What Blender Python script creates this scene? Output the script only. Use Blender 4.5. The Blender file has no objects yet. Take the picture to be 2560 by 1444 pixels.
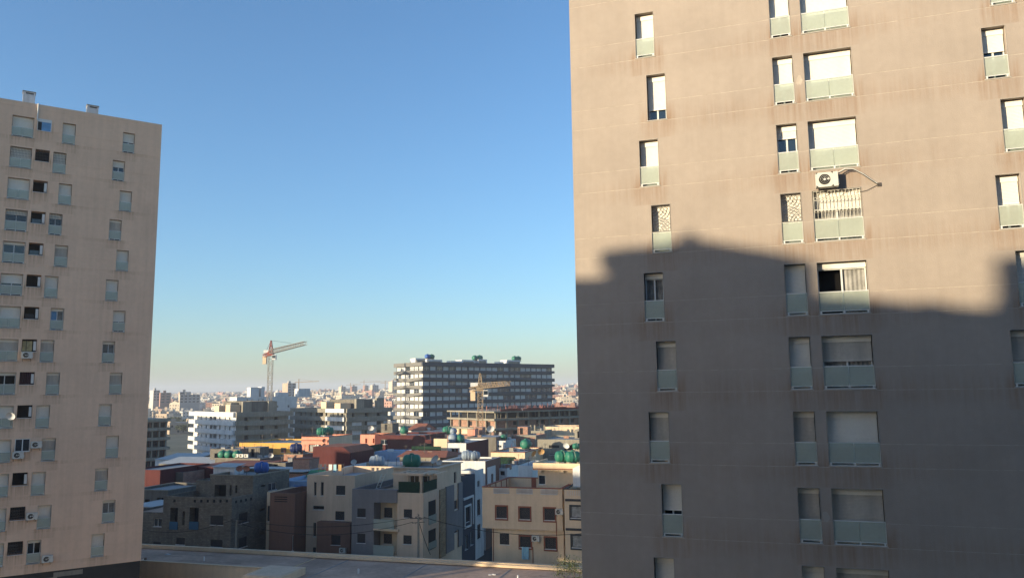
import bpy, math, random
from math import sin, cos, pi, radians
from mathutils import Vector, Matrix
R = random.Random(7)
C = bpy.context.scene.collection
S = bpy.context.scene
# ------------------------------------------------------------------ camera
CZ = 23.0                                        # eye height above the town's ground
FO, PI_, RO = 1939.4, .1317, .0125               # focal length in photo pixels, pitch, roll
cam = bpy.data.cameras.new('camera'); co = bpy.data.objects.new('camera', cam); C.objects.link(co)
cam.sensor_width = 36; cam.lens = 36*FO/2560; cam.clip_start = .1; cam.clip_end = 30000
rt = Vector((1, 0, 0)); fw = Vector((0, cos(PI_), sin(PI_))); up = Vector((0, -sin(PI_), cos(PI_)))
r2 = rt*cos(RO)-up*sin(RO); u2 = rt*sin(RO)+up*cos(RO)
co.matrix_world = Matrix(((r2.x, u2.x, -fw.x, 0), (r2.y, u2.y, -fw.y, 0), (r2.z, u2.z, -fw.z, CZ), (0, 0, 0, 1)))
S.camera = co
# ------------------------------------------------------------------ light
SAZ = Vector((-sin(radians(57.3)), -cos(radians(57.3)))); SEL = radians(7.0)
SUN = Vector((SAZ.x*cos(SEL), SAZ.y*cos(SEL), sin(SEL)))
sl = bpy.data.lights.new('sun', 'SUN'); so = bpy.data.objects.new('sun', sl); C.objects.link(so)
sl.energy = 4.1; sl.angle = radians(.55); sl.color = (1, .84, .57)
so.rotation_euler = SUN.to_track_quat('Z', 'Y').to_euler(); so.location = (-200, -120, 150)
W = bpy.data.worlds.new("World"); S.world = W; W.use_nodes = True
nt = W.node_tree; sky = nt.nodes.new('ShaderNodeTexSky'); sky.sky_type = 'NISHITA'; sky.sun_disc = False
sky.sun_elevation = SEL; sky.sun_rotation = math.atan2(SAZ.x, SAZ.y)
sky.air_density = 1.0; sky.dust_density = .88; sky.ozone_density = 3.5; sky.altitude = 100
nt.links.new(sky.outputs[0], nt.nodes['Background'].inputs[0]); nt.nodes['Background'].inputs[1].default_value = .15
S.view_settings.view_transform = 'Standard'; S.view_settings.look = 'None'; S.view_settings.exposure = 1.21
S.view_settings.gamma = 1
# ------------------------------------------------------------------ pixel -> place
def ray(px, py):
    x = px-1280; y = py-722; X = x*cos(RO)-y*sin(RO); Y = x*sin(RO)+y*cos(RO)
    return Vector((X/FO, cos(PI_)+Y/FO*sin(PI_), sin(PI_)-Y/FO*cos(PI_)))
def at(px, py, Y):
    v = ray(px, py); return Vector((0, 0, CZ))+v*(Y/v.y)
def hz(px, py, z):
    v = ray(px, py); return Vector((0, 0, CZ))+v*((z-CZ)/v.z)
# ------------------------------------------------------------------ materials
MC = {}
def mat(nm, c, r=.85, var=.10, sc=.35, bump=0, bsc=30, streak=0, stain=0, metal=0, brick=None, wave=0, spec=.3, trans=0):
    if nm in MC: return MC[nm]
    m = bpy.data.materials.new(nm); m.use_nodes = True; MC[nm] = m
    t = m.node_tree; N = t.nodes; L = t.links; b = N['Principled BSDF']
    b.inputs['Roughness'].default_value = r; b.inputs['Metallic'].default_value = metal
    b.inputs['Specular IOR Level'].default_value = spec
    tc = N.new('ShaderNodeTexCoord'); P = tc.outputs['Object']
    def noise(s, det=4, vec=None, rough=.55):
        n = N.new('ShaderNodeTexNoise'); n.inputs['Scale'].default_value = s; n.inputs['Detail'].default_value = det
        n.inputs['Roughness'].default_value = rough; L.new(vec or P, n.inputs['Vector']); return n.outputs[0]
    def rng(x, a, bb, lo, hi):
        n = N.new('ShaderNodeMapRange'); n.inputs[1].default_value = a; n.inputs[2].default_value = bb
        n.inputs[3].default_value = lo; n.inputs[4].default_value = hi; L.new(x, n.inputs[0]); return n.outputs[0]
    def mul(a, bb):
        n = N.new('ShaderNodeMath'); n.operation = 'MULTIPLY'; L.new(a, n.inputs[0])
        if isinstance(bb, float): n.inputs[1].default_value = bb
        else: L.new(bb, n.inputs[1])
        return n.outputs[0]
    col = N.new('ShaderNodeRGB'); col.outputs[0].default_value = (*c, 1); col = col.outputs[0]
    f = mul(rng(noise(sc, 6), .3, .7, 1-var, 1+var), rng(noise(sc*9, 4), .3, .7, 1-var*.5, 1+var*.5))
    h = None
    if brick:
        sx = N.new('ShaderNodeSeparateXYZ'); L.new(P, sx.inputs[0]); ad = N.new('ShaderNodeMath'); L.new(sx.outputs[0], ad.inputs[0]); L.new(sx.outputs[1], ad.inputs[1])
        cb = N.new('ShaderNodeCombineXYZ'); L.new(ad.outputs[0], cb.inputs[0]); L.new(sx.outputs[2], cb.inputs[1])
        bt = N.new('ShaderNodeTexBrick'); L.new(cb.outputs[0], bt.inputs[0]); bt.inputs['Scale'].default_value = 1
        bt.inputs['Brick Width'].default_value = brick[0]; bt.inputs['Row Height'].default_value = brick[1]; bt.inputs['Mortar Size'].default_value = brick[2]
        bt.inputs['Color1'].default_value = (*c, 1); bt.inputs['Color2'].default_value = (*[k*.72 for k in c], 1); bt.inputs['Mortar'].default_value = (*brick[3], 1)
        col = bt.outputs[0]
    if streak:
        mp = N.new('ShaderNodeMapping'); mp.inputs['Scale'].default_value = (2.2, 2.2, .12); L.new(P, mp.inputs[0])
        f = mul(f, rng(noise(1.0, 5, mp.outputs[0], .65), .42, .75, 1.0, 1-streak))
    mx = N.new('ShaderNodeMix'); mx.data_type = 'RGBA'; mx.blend_type = 'MULTIPLY'; mx.inputs[0].default_value = 1
    L.new(col, mx.inputs[6]); L.new(f, mx.inputs[7]); col = mx.outputs[2]
    if stain:
        a = N.new('ShaderNodeAttribute'); a.attribute_name = 'stain'
        mp = N.new('ShaderNodeMapping'); mp.inputs['Scale'].default_value = (4.6, 4.6, .16); L.new(P, mp.inputs[0])
        k = mul(a.outputs['Fac'], rng(noise(1.3, 6, mp.outputs[0], .7), .40, .70, .10, stain))
        mx = N.new('ShaderNodeMix'); mx.data_type = 'RGBA'; L.new(k, mx.inputs[0]); L.new(col, mx.inputs[6])
        mx.inputs[7].default_value = (.20, .10, .042, 1); col = mx.outputs[2]
    L.new(col, b.inputs['Base Color'])
    if bump or wave:
        bp = N.new('ShaderNodeBump'); bp.inputs['Distance'].default_value = .02; bp.inputs['Strength'].default_value = bump or wave
        if wave:
            w = N.new('ShaderNodeTexWave'); w.inputs['Scale'].default_value = 1.6; w.inputs['Distortion'].default_value = 0; L.new(P, w.inputs[0]); L.new(w.outputs[1], bp.inputs['Height'])
        else: L.new(noise(bsc, 3), bp.inputs['Height'])
        L.new(bp.outputs[0], b.inputs['Normal'])
    if trans:
        out = N['Material Output']; tr = N.new('ShaderNodeBsdfTransparent'); tr.inputs[0].default_value = (.80, .90, .88, 1)
        ms = N.new('ShaderNodeMixShader'); ms.inputs[0].default_value = trans; L.new(b.outputs[0], ms.inputs[1]); L.new(tr.outputs[0], ms.inputs[2]); L.new(ms.outputs[0], out.inputs[0])
    return m
M = lambda k: MC[k]
mat('stucco_right', (.335, .28, .238), .95, .07, .35, .5, 24, .07, 1.0)
mat('stucco_left', (.72, .495, .35), .95, .07, .3, .4, 24, .10, .9)
mat('shutter_beige', (.78, .74, .66), .6, .05, 1, 0, streak=.06)
mat('shutter_dirty', (.56, .51, .44), .7, .12, 1, 0, streak=.3)
mat('white_metal', (.62, .62, .60), .4, .03)
mat('trim_metal', (.36, .32, .28), .6, .1)
mat('frosted_glass', (.56, .57, .49), .22, .08, .8, spec=.5, trans=.50)
mat('pane_glass', (.012, .022, .035), .04, .0, spec=.9)
mat('pane_dark', (.015, .014, .014), .25, .1)
mat('curtain', (.30, .29, .27), .9, .3, 3, streak=.5)
mat('curtain_maroon', (.05, .018, .025), .9, .3, 3, streak=.4)
mat('gold_blind', (.42, .33, .16), .6, .3, 2.5)
mat('blue_board', (.12, .28, .48), .5, .2, 3)
mat('dark_base', (.035, .033, .03), .8, .15, .5)
mat('interior', (.02, .02, .022), .95, .1)
mat('iron', (.07, .06, .055), .6, .1)
mat('cream_iron', (.55, .52, .45), .6, .1)
mat('plaster_white', (.62, .61, .60), .9, .10, .4, .2, 20, .22)
mat('plaster_cream', (.66, .50, .34), .9, .07, .35, .3, 18, .12)
mat('plaster_warm', (.62, .46, .33), .9, .07, .35, .3, 18, .14)
mat('plaster_grey', (.20, .185, .185), .9, .08, .4, .2, 18, .12)
mat('plaster_navy', (.055, .058, .075), .9, .08, .4)
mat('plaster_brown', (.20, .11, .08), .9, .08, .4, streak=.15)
mat('plaster_yellow', (.58, .33, .08), .9, .06, .4, streak=.15)
mat('plaster_pink', (.60, .27, .19), .9, .07, .4, streak=.15)
mat('paint_red', (.095, .026, .025), .9, .13, .5, streak=.3)
mat('paint_blue', (.33, .45, .62), .9, .1, .5, streak=.15)
mat('paint_blue_deep', (.20, .32, .62), .9, .1, .5)
mat('terracotta_trim', (.26, .09, .055), .85, .1)
mat('block_wall', (.21, .185, .15), .95, .18, .7, .4, 12, .25, brick=(.42, .21, .012, (.11, .105, .095)))
mat('concrete', (.26, .235, .19), .95, .15, .5, .3, 8, .3)
mat('concrete_dark', (.155, .14, .12), .95, .18, .5, .3, 8, .35)
mat('brick_orange', (.36, .155, .095), .95, .2, 1.2, brick=(.34, .2, .03, (.30, .24, .2)))
mat('stone_clad', (.42, .31, .19), .95, .25, 2, .8, 6, brick=(.5, .13, .02, (.2, .15, .1)))
mat('deck_grey', (.26, .26, .26), .95, .2, .4, streak=0)
mat('deck_blue', (.33, .34, .35), .9, .2, .4)
mat('deck_brown', (.42, .285, .21), .97, .28, .22, .4, 10)
mat('roof_tile', (.30, .11, .065), .9, .15, 1, wave=.8)
mat('sheet_roof', (.38, .39, .39), .6, .1, .6, wave=.6)
mat('tank_green', (.025, .15, .10), .5, .08, 2)
mat('tank_grey', (.22, .27, .33), .45, .1, 2)
mat('tank_blue', (.03, .10, .34), .5, .08, 2)
mat('tank_navy', (.02, .03, .10), .4, .08, 2)
mat('net_green', (.012, .035, .02), .95, .25, 3)
mat('dish_white', (.60, .60, .60), .5, .08, 2)
mat('dish_tan', (.42, .26, .12), .6, .15, 2)
mat('dish_pink', (.45, .20, .14), .6, .15, 2)
mat('ac_white', (.60, .58, .52), .5, .06, 2, streak=.2)
mat('slate_shutter', (.045, .045, .05), .7, .1, 1)
mat('grey_cladding', (.052, .056, .068), .6, .05, .5)
mat('joint_pale', (.395, .335, .28), .95, .2, 3)
mat('grey_cladding_sunlit', (.16, .152, .14), .7, .05, .5)  # same cladding made lighter, sunlight on the left end put into the colour
mat('balcony_blue', (.03, .10, .18), .8, .1)
mat('crane_white', (.25, .23, .205), .5, .12, 1)
mat('crane_red', (.26, .06, .04), .5, .1, 1)
mat('crane_yellow', (.27, .20, .13), .5, .15, 1)
mat('asphalt', (.05, .05, .05), .95, .2, .3)
mat('cloth_blue', (.30, .50, .58), .9, .1, 2)
mat('bark', (.10, .07, .05), .95, .2, 2)
mat('leaf', (.06, .075, .03), .8, .3, 3)
mat('wire', (.02, .02, .02), .7, 0)
# ------------------------------------------------------------------ objects
def tag(o, label=None, cat=None, group=None, kind=None):
    if label: o['label'] = label
    if cat: o['category'] = cat
    if group: o['group'] = group
    if kind: o['kind'] = kind
    return o
def empty(name, loc, rz=0):
    o = bpy.data.objects.new(name, None); C.objects.link(o); o.location = loc; o.rotation_euler = (0, 0, rz); o.empty_display_size = .5; return o
class MB:
    def __init__(s, *mats): s.v = []; s.f = []; s.m = []; s.st = []; s.mats = mats
    def quad(s, pts, m=0, st=None):
        i = len(s.v); s.v += [tuple(p) for p in pts]; s.f.append(tuple(range(i, i+len(pts)))); s.m.append(m); s.st += (st or [0]*len(pts))
    def box(s, x0, x1, y0, y1, z0, z1, m=0, skip=''):
        p = [(x, y, z) for x in (x0, x1) for y in (y0, y1) for z in (z0, z1)]
        F = {'l': (0, 1, 3, 2), 'r': (4, 6, 7, 5), 'f': (0, 4, 5, 1), 'b': (2, 3, 7, 6), 'd': (0, 2, 6, 4), 't': (1, 5, 7, 3)}
        for k, q in F.items():
            if k not in skip: s.quad([p[i] for i in q], m)
    def bar(s, a, b, r, m=0, n=4, r2=None):
        a = Vector(a); b = Vector(b); d = (b-a)
        if d.length < 1e-6: return
        q = d.to_track_quat('Z', 'Y'); r2 = r if r2 is None else r2
        A = [a+q@Vector((r*cos(2*pi*(i+.5)/n), r*sin(2*pi*(i+.5)/n), 0)) for i in range(n)]
        B = [b+q@Vector((r2*cos(2*pi*(i+.5)/n), r2*sin(2*pi*(i+.5)/n), 0)) for i in range(n)]
        for i in range(n): s.quad([A[i], A[(i+1) % n], B[(i+1) % n], B[i]], m)
        s.quad(A[::-1], m); s.quad(B, m)
    def path(s, pts, r, m=0, n=5):
        for a, b in zip(pts, pts[1:]): s.bar(a, b, r, m, n)
    def lathe(s, prof, o=(0, 0, 0), axis='z', n=16, m=0):
        o = Vector(o)
        def P(r, h, a):
            c, d = r*cos(a), r*sin(a)
            return o+Vector({'z': (c, d, h), 'x': (h, c, d), 'y': (d, h, c)}[axis])
        for (ra, ha), (rb, hb) in zip(prof, prof[1:]):
            for i in range(n):
                a0, a1 = 2*pi*i/n, 2*pi*(i+1)/n
                q = [P(ra, ha, a0), P(ra, ha, a1), P(rb, hb, a1), P(rb, hb, a0)]
                if ra < 1e-6: q = [q[0], q[2], q[3]]
                elif rb < 1e-6: q = q[:3]
                s.quad(q, m)
    def mesh(s, name, stain=False, smooth=False):
        me = bpy.data.meshes.new(name); me.from_pydata(s.v, [], s.f)
        for m in s.mats: me.materials.append(M(m) if isinstance(m, str) else m)
        me.polygons.foreach_set('material_index', s.m)
        if stain:
            a = me.attributes.new('stain', 'FLOAT', 'POINT'); a.data.foreach_set('value', s.st)
        if smooth:
            import bmesh
            bm = bmesh.new(); bm.from_mesh(me); bmesh.ops.remove_doubles(bm, verts=bm.verts, dist=1e-4); bm.to_mesh(me); bm.free()
            me.polygons.foreach_set('use_smooth', [True]*len(me.polygons))
        me.update(); return me
    def build(s, name, parent=None, loc=(0, 0, 0), rz=0, **k):
        return link(s.mesh(name, **k), name, parent, loc, rz)
def link(me, name, parent=None, loc=(0, 0, 0), rz=0):
    o = bpy.data.objects.new(name, me); C.objects.link(o); o.parent = parent; o.location = loc; o.rotation_euler = (0, 0, rz); return o
def dup(root, loc, rz, label, group=None, sc=None):
    def rec(o, par):
        c = o.copy(); C.objects.link(c); c.parent = par
        for ch in o.children: rec(ch, c)
        return c
    r = rec(root, None); r.location = loc; r.rotation_euler = (0, 0, rz); r['label'] = label
    if group: r['group'] = group
    if sc: r.scale = sc
    return r
# a wall of real relief: openings (u0,u1,z0,z1,depth,back material or None), thin recessed grooves
def relief(mb, o, u, n, Wd, z0, z1, ops=(), m=0, gr=(), gd=.014, gh=.034, rev=None, stf=None, xc=(), zc=(), gm=None):
    o = Vector(o); u = Vector(u); n = Vector(n); Z = Vector((0, 0, 1))
    us = {0, Wd}; zs = {z0, z1}
    for q in ops: us |= {q[0], q[1]}; zs |= {q[2], q[3]}
    for g in gr: zs |= {g, g+gh}
    us |= set(xc); zs |= set(zc)
    cl = lambda a, lo, hi: sorted({round(x, 4) for x in a if lo-1e-6 <= x <= hi+1e-6})
    us = cl(us, 0, Wd); zs = cl(zs, z0, z1); nu, nz = len(us)-1, len(zs)-1
    D = [[0.0]*nz for _ in range(nu)]; K = [[m]*nz for _ in range(nu)]
    for i in range(nu):
        for j in range(nz):
            a = (us[i]+us[i+1])/2; b = (zs[j]+zs[j+1])/2
            for g in gr:
                if g < b < g+gh:
                    D[i][j] = gd
                    if gm is not None: K[i][j] = gm
            for q in ops:
                if q[0] < a < q[1] and q[2] < b < q[3]: D[i][j] = q[4]; K[i][j] = q[5]
    P = lambda a, b, d: o+u*a+Z*b-n*d
    sf = stf or (lambda a, b: 0)
    rv = m if rev is None else rev
    for i in range(nu):
        for j in range(nz):
            a0, a1, b0, b1, d = us[i], us[i+1], zs[j], zs[j+1], D[i][j]
            if K[i][j] is not None:
                mb.quad([P(a0, b0, d), P(a1, b0, d), P(a1, b1, d), P(a0, b1, d)], K[i][j], [sf(a0, b0), sf(a1, b0), sf(a1, b1), sf(a0, b1)] if stf else None)
            if i < nu-1 and D[i+1][j] != d:
                e = D[i+1][j]; mb.quad([P(a1, b0, d), P(a1, b0, e), P(a1, b1, e), P(a1, b1, d)], rv if max(d, e) > gd else m)
            if j < nz-1 and D[i][j+1] != d:
                e = D[i][j+1]; mb.quad([P(a0, b1, d), P(a1, b1, d), P(a1, b1, e), P(a0, b1, e)], rv if max(d, e) > gd else m)
# ------------------------------------------------------------------ tower windows
WC = {}
def twin(parent, x, z, w, h, sh=1, look=('g', 'g'), rail=True, grille=None, dirty=False, side_y=0, rec=.40, label=None):
    key = (round(w, 2), round(h, 2), sh, look, rail, grille, dirty)
    if key not in WC:
        g = {}
        f = MB('white_metal', 'shutter_beige', 'trim_metal'); e = .004
        t = .03; tt = .018
        f.box(e, tt, -.010, .05, e, h-e, 2); f.box(w-tt, w-e, -.010, .05, e, h-e, 2); f.box(tt, w-tt, -.010, .05, h-tt, h-e, 2); f.box(e-.03, w+.03, -.025, .30, e-.03, .02, 2)
        f.box(t, w-t, .27, rec, h-.26, h-t, 1)
        y0, y1 = rec-.06, rec
        f.box(t, t+.05, y0, y1, .02, h-.26); f.box(w-t-.05, w-t, y0, y1, .02, h-.26); f.box(t, w-t, y0+.003, y1, .02, .08); f.box(t, w-t, y0+.003, y1, h-.30, h-.26)
        f.box(w/2-.035, w/2+.035, y0+.005, y1, .08, h-.30)
        g['window'] = f.mesh('window')
        if sh < .99:
            p = MB('pane_glass', 'pane_dark', 'curtain', 'blue_board', 'white_metal')
            ix = {'g': 0, 'd': 1, 'c': 2, 'b': 3}
            for (a, b, k) in ((t+.05, w/2-.03, look[0]), (w/2+.03, w-t-.05, look[1])):
                if k == 'c':
                    nn = 10
                    for q in range(nn):
                        p.quad([(a+(b-a)*q/nn, y1+.02+.03*(q % 2), .08), (a+(b-a)*(q+1)/nn, y1+.02+.03*((q+1) % 2), .08), (a+(b-a)*(q+1)/nn, y1+.02+.03*((q+1) % 2), h-.3), (a+(b-a)*q/nn, y1+.02+.03*(q % 2), h-.3)], 2)
                else: p.quad([(a, y1-.02+(.5 if k == 'd' else 0), .08), (b, y1-.02+(.5 if k == 'd' else 0), .08), (b, y1-.02+(.5 if k == 'd' else 0), h-.3), (a, y1-.02+(.5 if k == 'd' else 0), h-.3)], ix[k])
            p.quad([(0, y1+.62, 0), (w, y1+.62, 0), (w, y1+.62, h), (0, y1+.62, h)], 1)
            g['pane'] = p.mesh('pane')
        if sh > 0:
            s = MB('shutter_dirty' if dirty else 'shutter_beige'); L = (h-.28)*sh; n = max(2, int(L/.055)); a, b = t+.01, w-t-.01
            for q in range(n):
                zt = h-.26-L*q/n; zb = h-.26-L*(q+1)/n; zm = zb+(zt-zb)*.25
                s.quad([(a, .305, zm), (b, .305, zm), (b, .305, zt), (a, .305, zt)]); s.quad([(a, .318, zb), (b, .318, zb), (b, .305, zm), (a, .305, zm)])
            s.box(a, b, .29, .325, h-.26-L-.03 if sh < .99 else h-.26-L, h-.26-L+.02)
            g['shutter'] = s.mesh('shutter')
        if rail:
            r = MB('white_metal'); rz = .90; r.box(e, .026, .02, .06, .02, rz); r.box(w-.026, w-e, .02, .06, .02, rz); r.box(.026, w-.026, .03, .05, .02, .04)
            r.box(e, w-e, .02, .06, rz, rz+.035); r.box(.026, w-.026, .025, .055, .125, .15)
            for a in ([.08, w-.08] + ([w/2] if w > 1.4 else [])): r.box(a-.03, a+.03, .022, .058, .02, .125)
            g['railing'] = r.mesh('railing')
            q = MB('frosted_glass'); hf = w/2
            if w > 1.4: q.box(.03, hf-.01, .034, .044, .152, rz-.002); q.box(hf+.01, w-.03, .034, .044, .152, rz-.002)
            else: q.box(.03, w-.03, .034, .044, .152, rz-.002)
            g['glass_panel'] = q.mesh('glass_panel')
        if grille:
            i = MB('iron' if grille != 'rings' else 'cream_iron'); z0 = .94; z1 = h-.05
            if grille == 'rings':
                n = 13
                for k in range(n+1): i.bar((.06+(w-.12)*k/n, .0, z0+.02), (.06+(w-.12)*k/n, 0, z1), .011)
                for zz in (z0+.02, z0+.40, z1-.38, z1): i.bar((.05, 0, zz), (w-.05, 0, zz), .012)
                for zz in (z0+.33, z1-.30):
                    for k in range(n):
                        cx = .06+(w-.12)*(k+.5)/n; pts = [(cx+.055*cos(a*pi/5), -.012, zz-.0+.055*sin(a*pi/5)) for a in range(11)]; i.path(pts, .009, n=3)
            elif grille == 'arcs':
                i.bar((.03, 0, z0), (.03, 0, z1), .015); i.bar((w-.03, 0, z0), (w-.03, 0, z1), .015); i.bar((.03, 0, z0), (w-.03, 0, z0), .015); i.bar((.03, 0, z1), (w-.03, 0, z1), .015)
                for cx, cz, rs, a0, a1 in ((.0, z1, (.2, .33, .46, .6, .74, .88), -80, -10), (w, z1+.1, (.3, .42, .54, .66), 190, 250), (.1, z0-.15, (.35, .47, .6, .72, .84), 20, 90), (w, z0-.1, (.25, .38, .5, .62, .74), 100, 165)):
                    for rr in rs:
                        pts = [(cx+rr*cos(radians(a0+(a1-a0)*k/7)), 0, cz+rr*sin(radians(a0+(a1-a0)*k/7))) for k in range(8)]
                        pts = [p for p in pts if .03 <= p[0] <= w-.03 and z0 <= p[2] <= z1]
                        if len(pts) > 1: i.path(pts, .010, n=3)
            else:
                n = int(w/.12)
                for k in range(n+1): i.bar((.05+(w-.1)*k/n, .1, z0), (.05+(w-.1)*k/n, .1, z1), .01)
                for k in range(5): i.bar((.05, .1, z0+(z1-z0)*k/4), (w-.05, .1, z0+(z1-z0)*k/4), .01)
            g['grille'] = i.mesh('grille')
        WC[key] = g
    g = WC[key]; wo = link(g['window'], 'window', parent, (x, 0, z))
    if label: wo['label'] = label
    for k in g:
        if k != 'window': link(g[k], k, wo)
    return wo
def tower(name, label, x, y, yaw, x0, x1, dep, H, wins, sills, mt, grs, base=None, cat='apartment tower', gm=None):
    rt_ = empty(name, (x, y, 0), yaw); tag(rt_, label, cat)
    ops = [(a-x0, a-x0+w, z, z+h, d, bk) for (a, z, w, h, d, bk) in wins]
    def stf(a, b):
        v = 0
        for (wx, wz, w, h, d, bk) in wins:
            wx -= x0
            if wx-.13 < a < wx+w+.13:
                if -.02 <= wz-b <= .03: v = 1
                elif .03 < wz-b < .30: v = max(v, .6)
                elif .30 <= wz-b < .80: v = max(v, .36)
            if wx-.36 < a < wx+w+.41 and .0 <= wz-b < .30: v = max(v, .28)
        return v
    xc = set(); zc = set()
    for (wx, wz, w, h, d, bk) in wins: xc |= {wx-x0-.35, wx-x0-.1, wx-x0+w+.1, wx-x0+w+.4}; zc |= {wz-.02, wz-.28, wz-.79, wz-1.25}
    zb = base or 0
    mb = MB(mt, 'interior', 'joint_pale')
    relief(mb, (x0, 0, 0), (1, 0, 0), (0, -1, 0), x1-x0, zb, H, ops, 0, grs, stf=stf, xc=xc, zc=zc, gm=gm, gd=.006 if gm else .014, gh=.026 if gm else .034)
    for o, u, n, wd in (((x1, 0, 0), (0, 1, 0), (1, 0, 0), dep), ((x1, dep, 0), (-1, 0, 0), (0, 1, 0), x1-x0), ((x0, dep, 0), (0, -1, 0), (-1, 0, 0), dep)):
        relief(mb, o, u, n, wd, zb, H, (), 0, grs)
    mb.quad([(x0, 0, H), (x1, 0, H), (x1, .25, H), (x0, .25, H)]); mb.quad([(x0, dep-.25, H), (x1, dep-.25, H), (x1, dep, H), (x0, dep, H)])
    mb.quad([(x0, .25, H), (x0+.25, .25, H), (x0+.25, dep-.25, H), (x0, dep-.25, H)]); mb.quad([(x1-.25, .25, H), (x1, .25, H), (x1, dep-.25, H), (x1-.25, dep-.25, H)])
    for a, b in (((x0+.25, .25), (x1-.25, .25)), ((x1-.25, .25), (x1-.25, dep-.25)), ((x1-.25, dep-.25), (x0+.25, dep-.25)), ((x0+.25, dep-.25), (x0+.25, .25))):
        mb.quad([(*a, H-.9), (*b, H-.9), (*b, H), (*a, H)])
    mb.build('wall', rt_, stain=True)
    rf = MB('deck_grey'); rf.box(x0+.25, x1-.25, .25, dep-.25, H-1.2, H-.9); rf.build('roof', rt_)
    return rt_
# ---- right tower
RX, RY, RA = 2.772, 34.653, -.3265
FL = 3.0; RB = CZ+14.935; wins = []; spec = []
A = {0: dict(), 1: dict(sh=.70, look=('g', 'g'), rail=False), 2: {}, 3: dict(grille='arcs', label='window behind a dark grille of curved bars'), 4: dict(sh=0, look=('c', 'c')), 5: dict(dirty=True), 6: dict(dirty=True), 7: dict(sh=.44, look=('d', 'g')), 8: dict(), 9: {}}
B_ = {0: dict(sh=.42, look=('d', 'd')), 1: dict(sh=.60, look=('d', 'd')), 2: dict(sh=.16), 3: dict(grille='arcs', label='window behind a dark grille of curved bars'), 4: {}, 5: {}, 6: dict(dirty=True), 7: dict(sh=.56, dirty=True), 8: {}}
C_ = {0: dict(sh=1), 1: {}, 2: {}, 3: dict(sh=.28, look=('c', 'c'), grille='rings', label='wide window behind a cream grille with two rows of rings'), 4: dict(sh=0, look=('d', 'c'), label='wide window with one pane slid open and a curtain'), 5: dict(sh=.40, look=('c', 'c'), dirty=True), 6: dict(sh=.58, dirty=False), 7: dict(dirty=True), 8: dict(dirty=True)}
D_ = {-1: {}, 0: {}, 1: dict(sh=.36), 2: {}, 3: dict(sh=.46, look=('d', 'd')), 4: {}, 5: dict(dirty=True), 6: {}, 7: dict(sh=.5), 8: {}}
for cols, ux, w in ((A, (3.156, 3.583), .864), (B_, (8.979, 8.979), .8485), (C_, (10.232, 10.232), 1.903), (D_, (17.28, 16.86), .864)):
    for k, kw in cols.items():
        z = RB-FL*k; x = ux[k % 2]; wins.append((x, z, w, 2.155, 42e-2, None)); spec.append((x, z, w, 2.155, kw))
grs = []
for k in range(-5, 13): grs += [RB-FL*k-.05, RB-FL*k+.86]
TR = tower('apartment_tower', 'beige stucco apartment tower at the right with a slanting shadow across its windows', RX, RY, RA, .1, 25, 16, CZ+26, wins, None, 'stucco_right', grs, gm=2)
for x, z, w, h, kw in spec: twin(TR, x, z, w, h, **kw)
for (px_, py_, lb) in ((1998, 202, 'pale plaster patch between two windows'), (2065, 1290, 'pale smear between two lower windows')):
    v = ray(px_, py_); M2 = Matrix(((v.x, -cos(RA)), (v.y, -sin(RA)))).inverted(); t_, s_ = M2@Vector((RX, RY)); q = MB('joint_pale' if py_ < 500 else 'trim_metal'); n = 11; rr = random.Random(py_)
    q.quad([(s_+(.12+.07*rr.random())*cos(2*pi*k/n)*.8, -.004, CZ+v.z*t_+(.12+.1*rr.random())*sin(2*pi*k/n)*1.2) for k in range(n)]); q.build('plaster_patch', TR)
# ---- left tower
LX, LY, LA = -34.37, 76.378, .5882; FH = 2.9495; LB = CZ+23.834
wins = []; spec = []
c4 = {0: dict(sh=.36), 1: dict(sh=.2), 2: {}, 3: dict(sh=.9, dirty=True, label='window with broken discoloured shutter slats'), 4: {}, 5: {}, 6: dict(sh=.42, look=('d', 'g')), 7: dict(sh=0, look=('c', 'c')), 8: dict(dirty=True), 9: dict(sh=.55, look=('d', 'd')), 10: {}, 11: dict(dirty=True), 12: dict(sh=0, look=('c', 'c')), 13: {}}
c3 = {0: dict(sh=.98), 1: dict(grille='bars'), 2: {}, 3: dict(sh=.1, look=('g', 'g'), grille='bars'), 4: dict(dirty=True), 5: {}, 6: dict(sh=0, look=('b', 'c')), 7: dict(dirty=True), 8: dict(dirty=True), 9: {}, 10: dict(dirty=True), 11: {}, 12: {}, 13: dict(sh=0, look=('g', 'd'))}
c1 = {0: dict(sh=.9), 1: dict(grille='bars'), 2: {}, 3: dict(sh=.1, grille='bars'), 4: dict(sh=0), 5: dict(sh=.33), 6: {}, 7: dict(dirty=True), 8: dict(sh=0, look=('d', 'd')), 9: {}, 10: {}, 11: {}, 12: {}, 13: {}}
for cols, ux, w, zo in ((c4, (-4.586, -5.346), 1.067, 0), (c3, (-9.741, -10.363), 1.07, 0), (c1, (-13.777, -13.777), 1.707, .06)):
    for k, kw in cols.items():
        x = ux[k % 2] if cols is not c3 else ux[k % 2]; z = LB-FH*k+zo; h = 2.05-zo
        wins.append((x, z, w, h, 42e-2, None)); spec.append((x, z, w, h, kw))
log = []
for k in range(14):
    z = LB-FH*k+.95; log.append((k, -11.807, z)); wins.append((-11.807, z, 1.148, 1.12, .9 if k not in (0, 10) else .3, 1))
grs = []
for k in range(-1, 14): grs += [LB-FH*k-.05, LB-FH*k+.93]
TL = tower('apartment_tower', 'pinkish tan apartment tower at the left in shade with two chimneys on its roof', LX, LY, LA, -24, -1.1, 14.5, CZ+27.27, wins, None, 'stucco_left', grs, base=CZ-15.3)
for x, z, w, h, kw in spec: twin(TL, x, z, w, h, **kw)
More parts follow.
